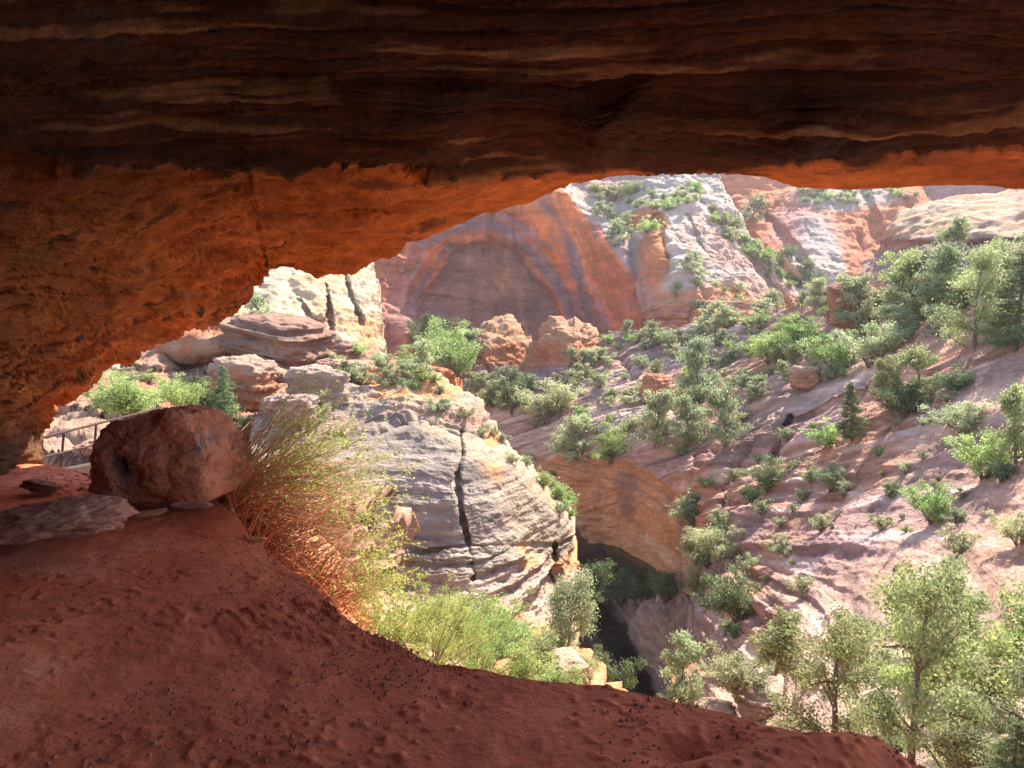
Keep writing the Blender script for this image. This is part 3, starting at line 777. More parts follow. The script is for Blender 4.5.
# ---- brushy slope under the ledge, left of the slot
relief('lower_slope', [(180, 560, 60, 1100), (300, 575, 200, 1100), (400, 596, 380, 1100), (470, 612, 480, 1100), (520, 628, 560, 1100), (560, 642, 640, 1100), (590, 655, 720, 1100), (605, 670, 800, 1100), (622, 700, 900, 1100), (660, 730, 1000, 1100), (760, 800, 1200, 1100)],
       [(180, 570, 24), (300, 580, 27), (400, 600, 29), (470, 615, 31), (560, 645, 33), (605, 672, 34), (400, 650, 20), (500, 680, 20), (300, 700, 12), (500, 800, 12), (660, 735, 26), (300, 1000, 6.5), (700, 900, 10), (600, 780, 15), (1000, 1100, 6)],
       360, 260, lambda P, px, py, d, s: mixc(mixc(np.zeros(P.shape, dtype=np.float32) + np.array((0.54, 0.37, 0.26), dtype=np.float32), (0.50, 0.24, 0.13), sstep(-.1, .3, fbm(P * .3, 3, 19))), (0.16, 0.17, 0.08), 0.5 * sstep(0.1, .3, fbm(P * .8, 3, 20))),
       m_near, rock_detail(0.8, 0.3, 1.1, 0.25, 231, (0.2, 0.0)), label='steep brushy slope dropping from the ledge towards the slot')

# canyon floor sheet far below everything, out to the horizon
gp = 1150
NB = 60
gx = np.linspace(-gp, gp, NB)
GX, GY = np.meshgrid(gx, gx)
GP = np.stack([GX, GY, np.full_like(GX, -75.0) + 6 * fbm(np.stack([GX, GY, GX * 0], -1) * 0.004, 3, 3)], -1)
idx = np.arange(NB * NB).reshape(NB, NB)
o = mesh_np('ground', GP, np.stack([idx[:-1, :-1], idx[:-1, 1:], idx[1:, 1:], idx[1:, :-1]], -1).reshape(-1, 4), m_far, np.zeros(GP.shape) + np.array((0.42, 0.26, 0.18)))
tag(o, 'canyon country ground far below', kind='structure')
# ---- the air of the canyon
def haze_box():
    x0, x1, y0, y1, z0, z1 = -1200, 1200, -40, 1200, -90, 140
    vv = [(x, y, z) for x in (x0, x1) for y in (y0, y1) for z in (z0, z1)]
    ff = [[0, 1, 3, 2], [4, 6, 7, 5], [0, 4, 5, 1], [2, 3, 7, 6], [1, 5, 7, 3], [0, 2, 6, 4]]
    m = bpy.data.materials.new('haze_air'); m.use_nodes = True
    m.cycles.homogeneous_volume = True
    nt = m.node_tree; nt.nodes.clear()
    out = nt.nodes.new('ShaderNodeOutputMaterial'); pv = nt.nodes.new('ShaderNodeVolumePrincipled')
    pv.inputs['Density'].default_value = HAZE
    pv.inputs['Color'].default_value = (1.0, 0.98, 0.96, 1)
    pv.inputs['Anisotropy'].default_value = 0.3
    nt.links.new(pv.outputs[0], out.inputs['Volume'])
    o = mesh_np('haze', vv, ff, m, smooth=False)
    tag(o, 'thin pale haze filling the canyon', kind='stuff')
HAZE = 0.00016
haze_box()

# ================================================================== OBJECTS
bpy.context.view_layer.update()
_dg = bpy.context.evaluated_depsgraph_get()
def hit(px, py, dmax=1e4):
    d = V(px, py, 1.0).normalized()
    ok, loc, nor, _, ob, _ = sc.ray_cast(_dg, Vector((0, 0, 0)), d, distance=dmax)
    if not ok: return None, None, None
    return loc, nor, ob.name
def vdist(p):
    return p.y * cp - p.z * sp          # distance along the view axis

# ---- leaf, bark and stone materials
def leaf_mat(name, col, col2, trans=0.42):
    m, nt, b = node_mat(name)
    N, L = nt.nodes, nt.links
    N.remove(b)
    out = N['Material Output']
    at_ = N.new('ShaderNodeAttribute'); at_.attribute_name = 'Col'
    oi = N.new('ShaderNodeObjectInfo')
    mx = N.new('ShaderNodeMix'); mx.data_type = 'RGBA'
    mx.inputs[6].default_value = (*col, 1); mx.inputs[7].default_value = (*col2, 1)
    L.new(at_.outputs['Fac'], mx.inputs[0])
    hs = N.new('ShaderNodeHueSaturation')
    m1 = N.new('ShaderNodeMapRange'); m1.inputs['To Min'].default_value = 0.475; m1.inputs['To Max'].default_value = 0.525
    m2 = N.new('ShaderNodeMapRange'); m2.inputs['To Min'].default_value = 0.8; m2.inputs['To Max'].default_value = 1.25
    L.new(oi.outputs['Random'], m1.inputs['Value'])
    mm = N.new('ShaderNodeMath'); mm.operation = 'FRACT'
    mu = N.new('ShaderNodeMath'); mu.operation = 'MULTIPLY'; mu.inputs[1].default_value = 7.31
    L.new(oi.outputs['Random'], mu.inputs[0]); L.new(mu.outputs[0], mm.inputs[0]); L.new(mm.outputs[0], m2.inputs['Value'])
    L.new(m1.outputs[0], hs.inputs['Hue']); L.new(m2.outputs[0], hs.inputs['Value'])
    L.new(mx.outputs[2], hs.inputs['Color'])
    df = N.new('ShaderNodeBsdfDiffuse'); tr = N.new('ShaderNodeBsdfTranslucent'); ms = N.new('ShaderNodeMixShader')
    ms.inputs[0].default_value = trans
    L.new(hs.outputs[0], df.inputs[0]); L.new(hs.outputs[0], tr.inputs[0])
    L.new(df.outputs[0], ms.inputs[1]); L.new(tr.outputs[0], ms.inputs[2])
    L.new(ms.outputs[0], out.inputs['Surface'])
    return m

def bark_mat(name, col, col2, scale=8):
    m, nt, b = node_mat(name)
    N, L = nt.nodes, nt.links
    tc = N.new('ShaderNodeTexCoord')
    mp = N.new('ShaderNodeMapping'); mp.inputs['Scale'].default_value = (scale, scale, scale * 0.3)
    L.new(tc.outputs['Object'], mp.inputs['Vector'])
    n = N.new('ShaderNodeTexNoise'); n.inputs['Detail'].default_value = 6
    L.new(mp.outputs[0], n.inputs['Vector'])
    mx = N.new('ShaderNodeMix'); mx.data_type = 'RGBA'
    mx.inputs[6].default_value = (*col, 1); mx.inputs[7].default_value = (*col2, 1)
    L.new(n.outputs['Fac'], mx.inputs[0]); L.new(mx.outputs[2], b.inputs['Base Color'])
    b.inputs['Roughness'].default_value = 0.9
    return m

M_PIN = leaf_mat('pinyon_needles', (0.17, 0.20, 0.085), (0.42, 0.45, 0.21))
M_JUN = leaf_mat('juniper_scales', (0.21, 0.235, 0.125), (0.48, 0.51, 0.29))
M_OAK = leaf_mat('oak_leaves', (0.19, 0.26, 0.085), (0.45, 0.54, 0.21), 0.45)
M_DRK = leaf_mat('fir_needles', (0.09, 0.125, 0.06), (0.22, 0.27, 0.13))
M_YEL = leaf_mat('willow_leaves', (0.20, 0.29, 0.07), (0.43, 0.53, 0.17), 0.5)
M_DEAD = leaf_mat('dry_twigs', (0.26, 0.20, 0.15), (0.42, 0.35, 0.27), 0.1)
M_BARK = bark_mat('bark', (0.10, 0.065, 0.05), (0.21, 0.15, 0.115))
M_STEM = bark_mat('dry_stems', (0.30, 0.12, 0.06), (0.50, 0.24, 0.12), 14)

# ---- plant building
def tube(pts, rads, k=5):
    """verts, quads of a tapered tube along pts"""
    pts = np.asarray(pts, float); n = len(pts)
    t = np.gradient(pts, axis=0); t /= np.linalg.norm(t, axis=1, keepdims=True) + 1e-9
    ref = np.where(np.abs(t[:, 2:3]) > 0.9, np.array([[1., 0, 0]]), np.array([[0, 0, 1.]]))
    a = np.cross(t, ref); a /= np.linalg.norm(a, axis=1, keepdims=True) + 1e-9
    b = np.cross(t, a)
    th = np.arange(k) * 2 * np.pi / k
    r = np.asarray(rads, float)[:, None, None]
    v = pts[:, None] + r * (np.cos(th)[None, :, None] * a[:, None] + np.sin(th)[None, :, None] * b[:, None])
    i = np.arange(n * k).reshape(n, k)
    q = np.stack([i[:-1], np.roll(i[:-1], -1, 1), np.roll(i[1:], -1, 1), i[1:]], -1).reshape(-1, 4)
    return v.reshape(-1, 3), q

class Acc:
    def __init__(self): self.v, self.f, self.n = [], [], 0
    def add(self, v, f):
        self.v.append(v); self.f.append(f + self.n); self.n += len(v)
    def get(self): return np.concatenate(self.v), np.concatenate(self.f)

def leaf_quads(cen, size, rng, asp=1.6, up=0.0):
    """one small leaf-like quad at each centre, turned at random"""
    n = len(cen)
    a = rng.normal(size=(n, 3)); a[:, 2] += up; a /= np.linalg.norm(a, axis=1, keepdims=True)
    b = np.cross(a, rng.normal(size=(n, 3))); b /= np.linalg.norm(b, axis=1, keepdims=True) + 1e-9
    sz = size * rng.uniform(0.6, 1.4, (n, 1))
    A, B = a * sz * asp, b * sz
    # diamond outline, slightly folded
    v = np.stack([cen - A, cen - B * 0.9 + A * 0.1, cen + A, cen + B * 0.9 + A * 0.1], 1)
    f = np.arange(n * 4).reshape(n, 4)
    return v.reshape(-1, 3), f

def make_plant(seed, kind, nleaf, leaf):
    """returns (trunk verts, faces), (leaf verts, faces, leaf shade): a plant 1 unit tall"""
    rng = np.random.default_rng(seed)
    T = Acc(); cl = []       # foliage clumps: centre, radii
    def limb(p0, dirv, ln, r0, bend=0.25, n=6):
        p = [np.array(p0, float)]; dv = np.array(dirv, float); dv /= np.linalg.norm(dv)
        for i in range(n):
            dv = dv + rng.normal(size=3) * bend * 0.5; dv /= np.linalg.norm(dv)
            p.append(p[-1] + dv * ln / n)
        T.add(*tube(p, np.linspace(r0, r0 * 0.35, n + 1), 5))
        return np.array(p), dv
    if kind in ('pinyon', 'juniper'):
        lean = rng.normal(size=2) * 0.12
        tr, _ = limb((0, 0, -0.04), (lean[0], lean[1], 1), 0.90, 0.026, 0.16, 9)
        nb = 19 if kind == 'pinyon' else 24
        for i in range(nb):
            t = rng.uniform(0.10, 1.0)
            p0 = tr[int(t * 9)]
            a = i * 2.4 + rng.uniform(-.4, .4)
            wid = (0.42 - 0.26 * max(0, t - 0.45)) * rng.uniform(0.6, 1.1)
            up = rng.uniform(0.15, 0.8) + 0.5 * t
            bp, dv = limb(p0, (math.cos(a), math.sin(a), up), wid, 0.011, 0.3, 5)
            for q in (0.45, 0.7, 1.0):
                c = bp[int(q * 5)] + rng.normal(size=3) * 0.035
                cl.append((c, rng.uniform(0.045, 0.085) * (1.15 if q > .6 else 0.9)))
        cl.append((tr[-1] + np.array([0, 0, 0.05]), 0.09)); cl.append((tr[-1], 0.1))
        flat = 0.9
    elif kind == 'fir':
        tr, _ = limb((0, 0, -0.04), (0, 0, 1), 1.02, 0.022, 0.03, 9)
        for i in range(46):
            t = 0.12 + 0.86 * (i / 45)
            p0 = np.array([np.interp(t, np.linspace(0, 1, 10), tr[:, k]) for k in range(3)])
            a = i * 2.4 + rng.uniform(-.4, .4)
            L_ = (0.25 * (1 - t) ** 0.8 + 0.02) * rng.uniform(0.6, 1.15)
            bp, _ = limb(p0, (math.cos(a), math.sin(a), 0.12), L_, 0.006, 0.15, 3)
            for q in (2, 3): cl.append((bp[q] - np.array([0, 0, 0.01]), 0.034 + 0.04 * (1 - t)))
        flat = 0.5
    elif kind in ('shrub', 'oak'):
        ns = 13 if kind == 'shrub' else 17
        for i in range(ns):
            a = i * 2.4 + rng.uniform(-.5, .5)
            sp_ = rng.uniform(0.1, 0.75)
            bp, dv = limb((rng.normal() * .03, rng.normal() * .03, -0.05), (math.cos(a) * sp_, math.sin(a) * sp_, 0.8), rng.uniform(0.5, 0.95), 0.014, 0.25, 6)
            for q in (3, 4, 5, 6):
                cl.append((bp[q] + rng.normal(size=3) * 0.05, rng.uniform(0.06, 0.12)))
        flat = 0.8
    elif kind == 'wispy':
        for i in range(46):
            a = rng.uniform(0, 6.28); sp_ = rng.uniform(0.1, 1.0)
            bp, dv = limb((rng.normal() * .05, rng.normal() * .05, -0.05), (math.cos(a) * sp_, math.sin(a) * sp_, 0.9), rng.uniform(0.6, 1.05), 0.006, 0.22, 7)
            for q in (3, 4, 5, 6, 7):
                cl.append((bp[q] + rng.normal(size=3) * 0.02, rng.uniform(0.03, 0.055)))
        flat = 1.0
    elif kind == 'dead':
        for i in range(26):
            a = rng.uniform(0, 6.28); sp_ = rng.uniform(0.1, 1.1)
            bp, dv = limb((rng.normal() * .03, rng.normal() * .03, -0.03), (math.cos(a) * sp_, math.sin(a) * sp_, 0.8), rng.uniform(0.4, 0.95), 0.010, 0.5, 7)
            for q in (4, 5, 6, 7):
                b2, _ = limb(bp[q], rng.normal(size=3) + np.array([0, 0, .5]), 0.16, 0.004, 0.5, 4)
        cl.append((np.array([0, 0, 0.2]), 0.12))
        flat = 1.0
    cen = np.array([c for c, r in cl]); rad = np.array([r for c, r in cl])
    wgt = rad ** 2; wgt /= wgt.sum()
    k = rng.choice(len(cl), nleaf, p=wgt)
    d = rng.normal(size=(nleaf, 3)); d /= np.linalg.norm(d, axis=1, keepdims=True)
    rr = rng.uniform(0.1, 1.0, (nleaf, 1)) ** 0.5 * rng.choice([0.8, 1.1, 1.5, 2.0], (nleaf, 1), p=[.35, .3, .25, .1])
    pos = cen[k] + d * rr * rad[k][:, None] * np.array([1.1, 1.1, flat])
    pos[:, 2] = np.maximum(pos[:, 2], 0.02)
    lv, lf = leaf_quads(pos, leaf, rng)
    # leaf colour: every clump has its own tone, plus leaf to leaf variation
    tone = rng.uniform(0.0, 0.8, len(cl))[k] * 0.7 + rng.uniform(0, 0.55, nleaf)
    shade = np.repeat(np.clip(tone, 0, 1), 4)
    return T.get(), (lv, lf, shade), float(np.ptp(pos[:, 0])), float(pos[:, 2].max())

LEAFM = {'pinyon': M_PIN, 'juniper': M_JUN, 'fir': M_DRK, 'shrub': M_JUN, 'oak': M_OAK, 'wispy': M_YEL, 'dead': M_DEAD, 'dark': M_DRK}
NAME = {'pinyon': ('pine_tree', 'tree'), 'juniper': ('juniper_tree', 'tree'), 'fir': ('fir_tree', 'tree'), 'shrub': ('shrub', 'shrub'), 'oak': ('leafy_bush', 'bush'), 'wispy': ('wispy_bush', 'bush'),
        'dead': ('dead_bush', 'bush'), 'dark': ('dark_bush', 'bush')}
_lib = {}
def template(kind, size, var):
    """size: 'l' close, 'm' middle, 's' small in the picture"""
    key = (kind, size, var)
    if key not in _lib:
        geo = {'dark': 'shrub'}.get(kind, kind)
        n, lf = {'l': (21000, 0.0066), 'm': (6500, 0.0125), 's': (1500, 0.023)}[size]
        if kind == 'wispy': lf *= 0.7; n = int(n * 0.8)
        if kind == 'dead': n = n // 14
        if kind == 'pinyon' and size == 'l': n = 13000
        if kind == 'fir': lf *= 0.75
        (tv, tf), (lv, lfc, shd), wd, ht = make_plant(hash((kind.__len__() * 7 + ord(kind[0]), var)) % 9973 + var * 13 + {'l': 1, 'm': 2, 's': 3}[size], geo, n, lf)
        if kind == 'dead': ht, wd = 0.9, 0.9
        tv, lv = tv / ht, lv / ht
        tm = bpy.data.meshes.new('trunk'); lm = bpy.data.meshes.new('crown')
        for me, v, f, sh, mat in ((tm, tv, tf, None, M_BARK), (lm, lv, lfc, shd, LEAFM[kind])):
            v = np.asarray(v, np.float32); f = np.asarray(f, np.int32)
            me.vertices.add(len(v)); me.vertices.foreach_set('co', v.ravel())
            me.loops.add(f.size); me.loops.foreach_set('vertex_index', f.ravel())
            me.polygons.add(len(f)); me.polygons.foreach_set('loop_start', np.arange(0, f.size, 4, dtype=np.int32))
            if sh is not None:
                ca = me.color_attributes.new('Col', 'FLOAT_COLOR', 'POINT')
                c4 = np.ones((len(v), 4), np.float32); c4[:, :3] = sh[:, None]
                ca.data.foreach_set('color', c4.ravel())
            me.update(calc_edges=True)
            me.materials.append(mat)
        _lib[key] = (tm, lm, wd / ht)
    return _lib[key]

rnd = random.Random(5)
def plant(p, h, kind, label, group=None, size='m', var=None, wide=1.0, rz=None, lean=(0, 0), parts=True):
    var = rnd.randrange({'l': 1, 'm': 3, 's': 4}[size]) if var is None else var
    tm, lm, wd = template(kind, size, var)
    nm, cat = NAME[kind]
    if parts:
        r = bpy.data.objects.new(nm, None); C.objects.link(r)
        r.empty_display_size = 0.1
    else:
        r = bpy.data.objects.new(nm, lm); C.objects.link(r)
    r.location = p
    r.rotation_euler = (lean[0], lean[1], rnd.uniform(0, 6.28) if rz is None else rz)
    r.scale = (h * wide, h * wide, h)
    tag(r, label, cat, group)
    if parts:
        for n_, me in ((('trunk' if kind in ('pinyon', 'juniper', 'fir') else 'stem'), tm), (('crown' if kind in ('pinyon', 'juniper', 'fir') else 'foliage'), lm)):
            o = bpy.data.objects.new(n_, me); C.objects.link(o); o.parent = r
    return r

def plant_px(px, py, hpx, kind, label, group=None, wide=1.0, size=None, d=None, var=None, lean=(0, 0), rz=None):
    loc, nor, nm = hit(px, py)
    if d is not None: loc = V(px, py, d)
    elif loc is None: return None
    dd = vdist(loc)
    h = hpx * dd / F
    size = size or ('l' if hpx > 85 else ('m' if hpx > 30 else 's'))
    return plant(loc + Vector((0, 0, -0.02 * h)), h, kind, label, group, size, var, wide, rz, lean)

# ---- plants that stand out, placed one by one
BIG = [
 (912, 760, 225, 'pinyon', 'tall open pinyon pine with a bare reddish trunk in the lower right corner', 0.8, 11.5),
 (835, 757, 150, 'pinyon', 'leaning dark limbed pinyon at the foot of the tall pine, crown out to its left', 1.15, 13.0),
 (985, 725, 165, 'oak', 'bright green leafy oak beside the tall pinyon in the lower right', 0.95, 16.5),
 (1040, 740, 190, 'juniper', 'grey green juniper cut by the right edge of the photo low down', 1.0, 11.0),
 (950, 800, 90, 'juniper', 'low spreading juniper under the tall pine at the bottom edge', 1.5, 11.0),
 (1010, 800, 90, 'fir', 'dark fir at the bottom edge, far right corner', 1.3, 10.0),
 (775, 672, 62, 'pinyon', 'yellow green pinyon crown left of the leaning pinyon', 1.3, 24.0),
 (680, 712, 82, 'juniper', 'pale green young conifer at the right of the slot mouth', 0.8, 30.0),
 (556, 700, 130, 'juniper', 'ragged grey green conifer left of the slot, leaning out from the butte foot', 0.8, 30.0),
 (604, 705, 62, 'dark', 'dark bush on the shaded left rim of the slot', 0.8, 36.0),
 (540, 690, 60, 'juniper', 'small grey juniper just left of the ragged conifer', 0.9, 27.0),
 (700, 596, 66, 'juniper', 'upright pale juniper at the right end of the orange undercut', 0.7, None),
 (738, 620, 62, 'dark', 'dark bush in the cleft below the upright pale juniper', 0.9, None),
 (735, 690, 42, 'shrub', 'round grey bush on the bright rocks above the ledge lip', 1.4, 30.0),
 (718, 560, 34, 'shrub', 'yellowish shrub right of the upright pale juniper', 1.3, None),
 (852, 442, 62, 'fir', 'dark pointed fir standing alone on the slickrock slope', 0.95, None),
 (828, 446, 30, 'oak', 'bright bushy clump at the left of the lone pointed fir', 1.5, None),
 (768, 490, 40, 'dark', 'dark bush wedged in the long joint of the slope', 0.9, None),
 (754, 508, 28, 'dark', 'smaller dark bush lower in the same long joint', 0.9, None),
 (744, 420, 26, 'dead', 'grey leafless bush beside the large grey juniper', 1.3, None),
 (716, 585, 40, 'dead', 'grey leafless bush in the cleft right of the undercut', 1.1, None),
 (875, 772, 38, 'dead', 'bare grey twigs under the leaning pinyon', 1.3, 11.0),
 (830, 492, 32, 'shrub', 'round olive shrub on the slope below the lone fir', 1.2, None),
 (961, 430, 34, 'shrub', 'rounded olive bush on bare rock towards the right edge', 1.4, None),
 (985, 478, 50, 'oak', 'light yellow green bush leaning on the slope near the right edge', 1.0, None),
 (932, 522, 42, 'oak', 'slim light green bush on the slickrock above the oak', 0.9, None),
 (1016, 462, 84, 'pinyon', 'pinyon cut by the right edge at mid height', 0.8, None),
 (1002, 482, 30, 'dark', 'dark low bush at the foot of the pinyon on the right edge', 1.4, None),
 (958, 552, 28, 'shrub', 'thin pale shrub on the smooth slab above the corner oak', 1.5, None),
 (1020, 545, 36, 'shrub', 'pale shrub at the right edge above the corner oak', 1.3, None),
 (786, 555, 20, 'shrub', 'single small tuft on the grey bowl of slickrock', 1.0, None),
 (802, 592, 18, 'shrub', 'small tuft growing in a crack below the grey bowl', 1.1, None),
 (822, 530, 18, 'shrub', 'low tuft beside the bright streak of the slickrock', 1.3, None),
 (725, 447, 66, 'juniper', 'large grey juniper right of the slope centre above the joint', 0.95, None),
 (695, 402, 70, 'juniper', 'tall grey green juniper in the middle of the slope below the white buttress', 0.8, None),
 (655, 445, 62, 'juniper', 'juniper directly above the orange undercut wall', 0.9, None),
 (690, 442, 50, 'juniper', 'juniper between the one above the undercut and the large grey one', 1.0, None),
 (548, 420, 44, 'shrub', 'light bushy shrub below the layered knobs', 1.2, None),
 (570, 462, 50, 'juniper', 'spreading juniper at the brow of the undercut, left end', 1.2, None),
 (612, 462, 44, 'oak', 'fresh green shrub at the brow of the undercut wall', 1.2, None),
 (512, 412, 46, 'dark', 'dark bush in the shaded corner beneath the knobs', 0.9, None),
 (492, 405, 34, 'shrub', 'pale shrub left of the dark bush beneath the knobs', 1.2, None),
 (975, 345, 112, 'pinyon', 'largest dark pinyon on the ridge at the upper right', 0.95, None),
 (1015, 352, 104, 'fir', 'dark green conifer on the ridge at the far right', 1.3, None),
 (905, 330, 84, 'pinyon', 'open crowned pinyon left of the largest one on the ridge', 1.15, None),
 (860, 332, 62, 'juniper', 'juniper on the ridge beside the red block', 1.1, None),
 (938, 318, 78, 'juniper', 'pale juniper rising behind the ridge pinyons', 1.0, None),
 (1000, 300, 60, 'juniper', 'grey juniper high at the right edge under the domed rock', 1.2, None),
 (922, 398, 56, 'pinyon', 'pinyon below the ridge row, second from the right', 1.1, None),
 (893, 408, 52, 'pinyon', 'pinyon below the ridge row, left of its neighbour', 1.0, None),
 (905, 418, 36, 'dark', 'dark bush under the two pinyons below the ridge row', 1.3, None),
 (955, 392, 30, 'dark', 'dark low bush at the foot of the largest ridge pinyon', 1.5, None),
 (872, 365, 46, 'shrub', 'rounded shrub at the foot of the ridge junipers', 1.1, None),
 (835, 372, 44, 'oak', 'light green bush below the red block', 1.0, None),
 (822, 312, 36, 'juniper', 'small juniper at the left end of the ridge', 1.3, None),
 (800, 345, 34, 'oak', 'bright bush left of the red block', 1.3, None),
 (770, 362, 34, 'oak', 'bright bush on the brow below the buttress', 1.3, None),
 (262, 352, 62, 'juniper', 'rounded grey green tree on the slab before the pale cliff', 0.8, 62.0),
 (285, 352, 40, 'oak', 'lower green tree right of the rounded tree on the slab', 0.9, 61.0),
 (225, 420, 56, 'fir', 'narrow light green conifer behind the boulder', 0.9, 34.0),
 (205, 418, 46, 'dark', 'dark tree in the alcove shade behind the boulder', 0.9, 38.0),
 (182, 414, 42, 'oak', 'bright green tree behind the boulder, in the middle of the row', 0.9, 33.0),
 (128, 416, 48, 'oak', 'broad pale green bush between the cave wall and the boulder', 1.5, 30.0),
 (105, 412, 36, 'oak', 'pale bush next to the cave wall beyond the railing', 1.3, 32.0),
 (415, 392, 36, 'juniper', 'grey green juniper on top of the butte', 1.2, 50.0),
 (388, 390, 38, 'juniper', 'juniper on the left end of the butte top', 1.2, 48.0),
 (360, 385, 26, 'shrub', 'green bush where the ledges meet the butte', 1.3, 50.0),
 (345, 392, 34, 'dark', 'dark bush between the ledges and the butte', 0.8, 50.0),
 (440, 358, 44, 'oak', 'dense green bush at the foot of the arch alcove', 1.3, 110.0),
 (432, 345, 34, 'dark', 'dark bush in the shaded corner of the arch alcove', 1.0, 150.0),
 (455, 375, 46, 'oak', 'bright bush between the butte and the knobs', 1.1, 95.0),
 (590, 598, 42, 'dark', 'dark bush on the shaded canyon floor below the alcove', 1.3, None),
 (622, 604, 40, 'dark', 'largest dark bush beneath the orange overhang', 1.3, None),
 (664, 600, 32, 'dark', 'dark bush at the right end of the overhang', 1.2, None),
 (432, 665, 88, 'wispy', 'yellow green wispy bush just over the lip of the ledge', 1.2, 8.5),
 (395, 650, 82, 'wispy', 'wispy yellow bush nearest the sunlit bank', 1.1, 6.9),
 (478, 682, 92, 'wispy', 'wispy bush with pale stems behind the ledge lip', 1.1, 11.0),
 (520, 690, 50, 'oak', 'blue green leafy bush behind the ledge lip', 1.2, 13.0),
 (560, 700, 44, 'oak', 'low green bush below the ragged conifer', 1.5, 16.0),
 (450, 640, 56, 'oak', 'pale bush at the foot of the grey butte', 1.5, 18.0),
 (500, 655, 46, 'oak', 'green bush at the butte foot beyond the ledge lip bushes', 1.4, 22.0),
 (648, 232, 18, 'oak', 'bright green clump on the orange corner of the white buttress', 1.5, None),
 (693, 275, 26, 'juniper', 'round juniper on the flank of the white buttress', 1.1, None),
 (612, 240, 20, 'juniper', 'small tree at the left shoulder of the white buttress', 1.0, None),
 (752, 222, 30, 'juniper', 'tree in the cleft between buttress and fluted cliff', 1.0, None),
]
for (px, py, h, kind, label, wide, d) in BIG:
    plant_px(px, py, h, kind, label, None, wide, None, d)

# ---- scattered plants, by place; what nothing tells apart shares its label and group
def inside(x, y, poly):
    c = False
    for (x0, y0), (x1, y1) in zip(poly, poly[1:] + poly[:1]):
        if (y0 > y) != (y1 > y) and x < (x1 - x0) * (y - y0) / (y1 - y0) + x0: c = not c
    return c
def scatter(poly, n, hmin, hmax, kinds, what, where, minsep=9, wide=1.25):
    xs = [p[0] for p in poly]; ys = [p[1] for p in poly]
    got = []; tries = 0
    while len(got) < n and tries < 4000:
        tries += 1
        x, y = rnd.uniform(min(xs), max(xs)), rnd.uniform(min(ys), max(ys))
        if not inside(x, y, poly) or any(abs(x - a) < minsep and abs(y - b) < minsep * 0.6 for a, b in got): continue
        got.append((x, y))
    for x, y in got:
        kind = rnd.choice(kinds)
        if hit(x, y)[2] in ('ledge_ground', 'bank', 'cave_ceiling'): continue
        h = (hmin + (hmax - hmin) * rnd.random() ** 1.6) * (1.25 if kind in ('pinyon', 'juniper') else 1.0)
        adj = {'pinyon': 'dark green pinyon', 'juniper': 'grey green juniper', 'shrub': 'low grey green shrub', 'oak': 'bright green bush', 'dark': 'dark green bush', 'wispy': 'yellow wispy bush', 'dead': 'bare dry bush', 'fir': 'dark fir'}[kind]
        plant_px(x, y, h, kind, adj + ' ' + where, kind + ' ' + where, wide * rnd.uniform(0.8, 1.2), 's' if h < 34 else 'm')
scatter([(600, 345), (700, 332), (800, 325), (870, 340), (850, 380), (760, 400), (700, 430), (640, 440), (600, 400)], 74, 8, 19, ['juniper', 'shrub', 'shrub', 'oak', 'shrub', 'pinyon'], '', 'scattered over the upper slope')
scatter([(470, 380), (600, 360), (640, 440), (700, 455), (560, 462), (480, 410)], 34, 8, 19, ['juniper', 'shrub', 'oak', 'shrub'], '', 'on the slope between the knobs and the undercut')
scatter([(605, 338), (700, 322), (850, 296), (860, 318), (700, 345), (610, 358)], 30, 10, 20, ['juniper', 'shrub', 'oak', 'juniper'], '', 'along the ridge line under the buttress', 8)
scatter([(845, 300), (900, 262), (1024, 262), (1024, 340), (960, 360), (860, 350)], 14, 26, 44, ['juniper', 'shrub', 'oak', 'pinyon'], '', 'crowding the ridge at the upper right', 16)
scatter([(590, 188), (700, 188), (700, 205), (660, 212), (600, 206)], 24, 7, 15, ['shrub', 'oak', 'oak'], '', 'on top of the white buttress', 6)
scatter([(590, 205), (640, 215), (620, 260), (605, 235)], 10, 7, 13, ['shrub', 'juniper'], '', 'on the left shoulder of the buttress', 6)
scatter([(702, 210), (718, 212), (775, 262), (800, 290), (780, 292), (740, 255)], 26, 8, 15, ['oak', 'oak', 'shrub'], '', 'lining the green gully of the buttress', 5)
scatter([(650, 285), (760, 285), (790, 305), (700, 318), (660, 318)], 14, 7, 14, ['shrub', 'oak'], '', 'on the orange foot of the buttress', 8)
scatter([(795, 192), (930, 192), (930, 204), (800, 208)], 16, 6, 12, ['oak', 'shrub'], '', 'on top of the far fluted cliffs', 7)
scatter([(775, 240), (800, 262), (830, 290), (800, 292), (770, 262)], 8, 10, 16, ['dark'], '', 'in the shaded cleft of the far cliffs', 7)
scatter([(405, 345), (440, 335), (470, 355), (465, 372), (410, 368)], 14, 16, 30, ['oak', 'dark', 'juniper'], '', 'in the gully below the arch alcove', 9)
scatter([(290, 345), (350, 352), (440, 378), (440, 395), (380, 392), (300, 360)], 18, 9, 18, ['juniper', 'shrub', 'oak'], '', 'on the ledges left of the butte', 9)
scatter([(100, 385), (160, 380), (340, 400), (340, 440), (100, 430)], 18, 14, 26, ['oak', 'shrub'], '', 'at the foot of the left ledges', 12)
scatter([(540, 465), (578, 520), (570, 530), (535, 480)], 7, 12, 22, ['oak', 'shrub'], '', 'along the right edge of the butte', 7)
scatter([(430, 392), (500, 430), (560, 492), (540, 492), (470, 430), (420, 405)], 12, 7, 14, ['shrub'], '', 'dotting the thin ledges of the butte', 7)
scatter([(700, 470), (800, 420), (960, 380), (1020, 420), (960, 560), (780, 620), (720, 560)], 54, 6, 17, ['shrub', 'shrub', 'oak', 'dark'], '', 'in cracks of the bare slickrock', 9)
scatter([(590, 562), (660, 580), (650, 598), (605, 590)], 7, 10, 20, ['dark'], '', 'in the shade of the slot', 9)
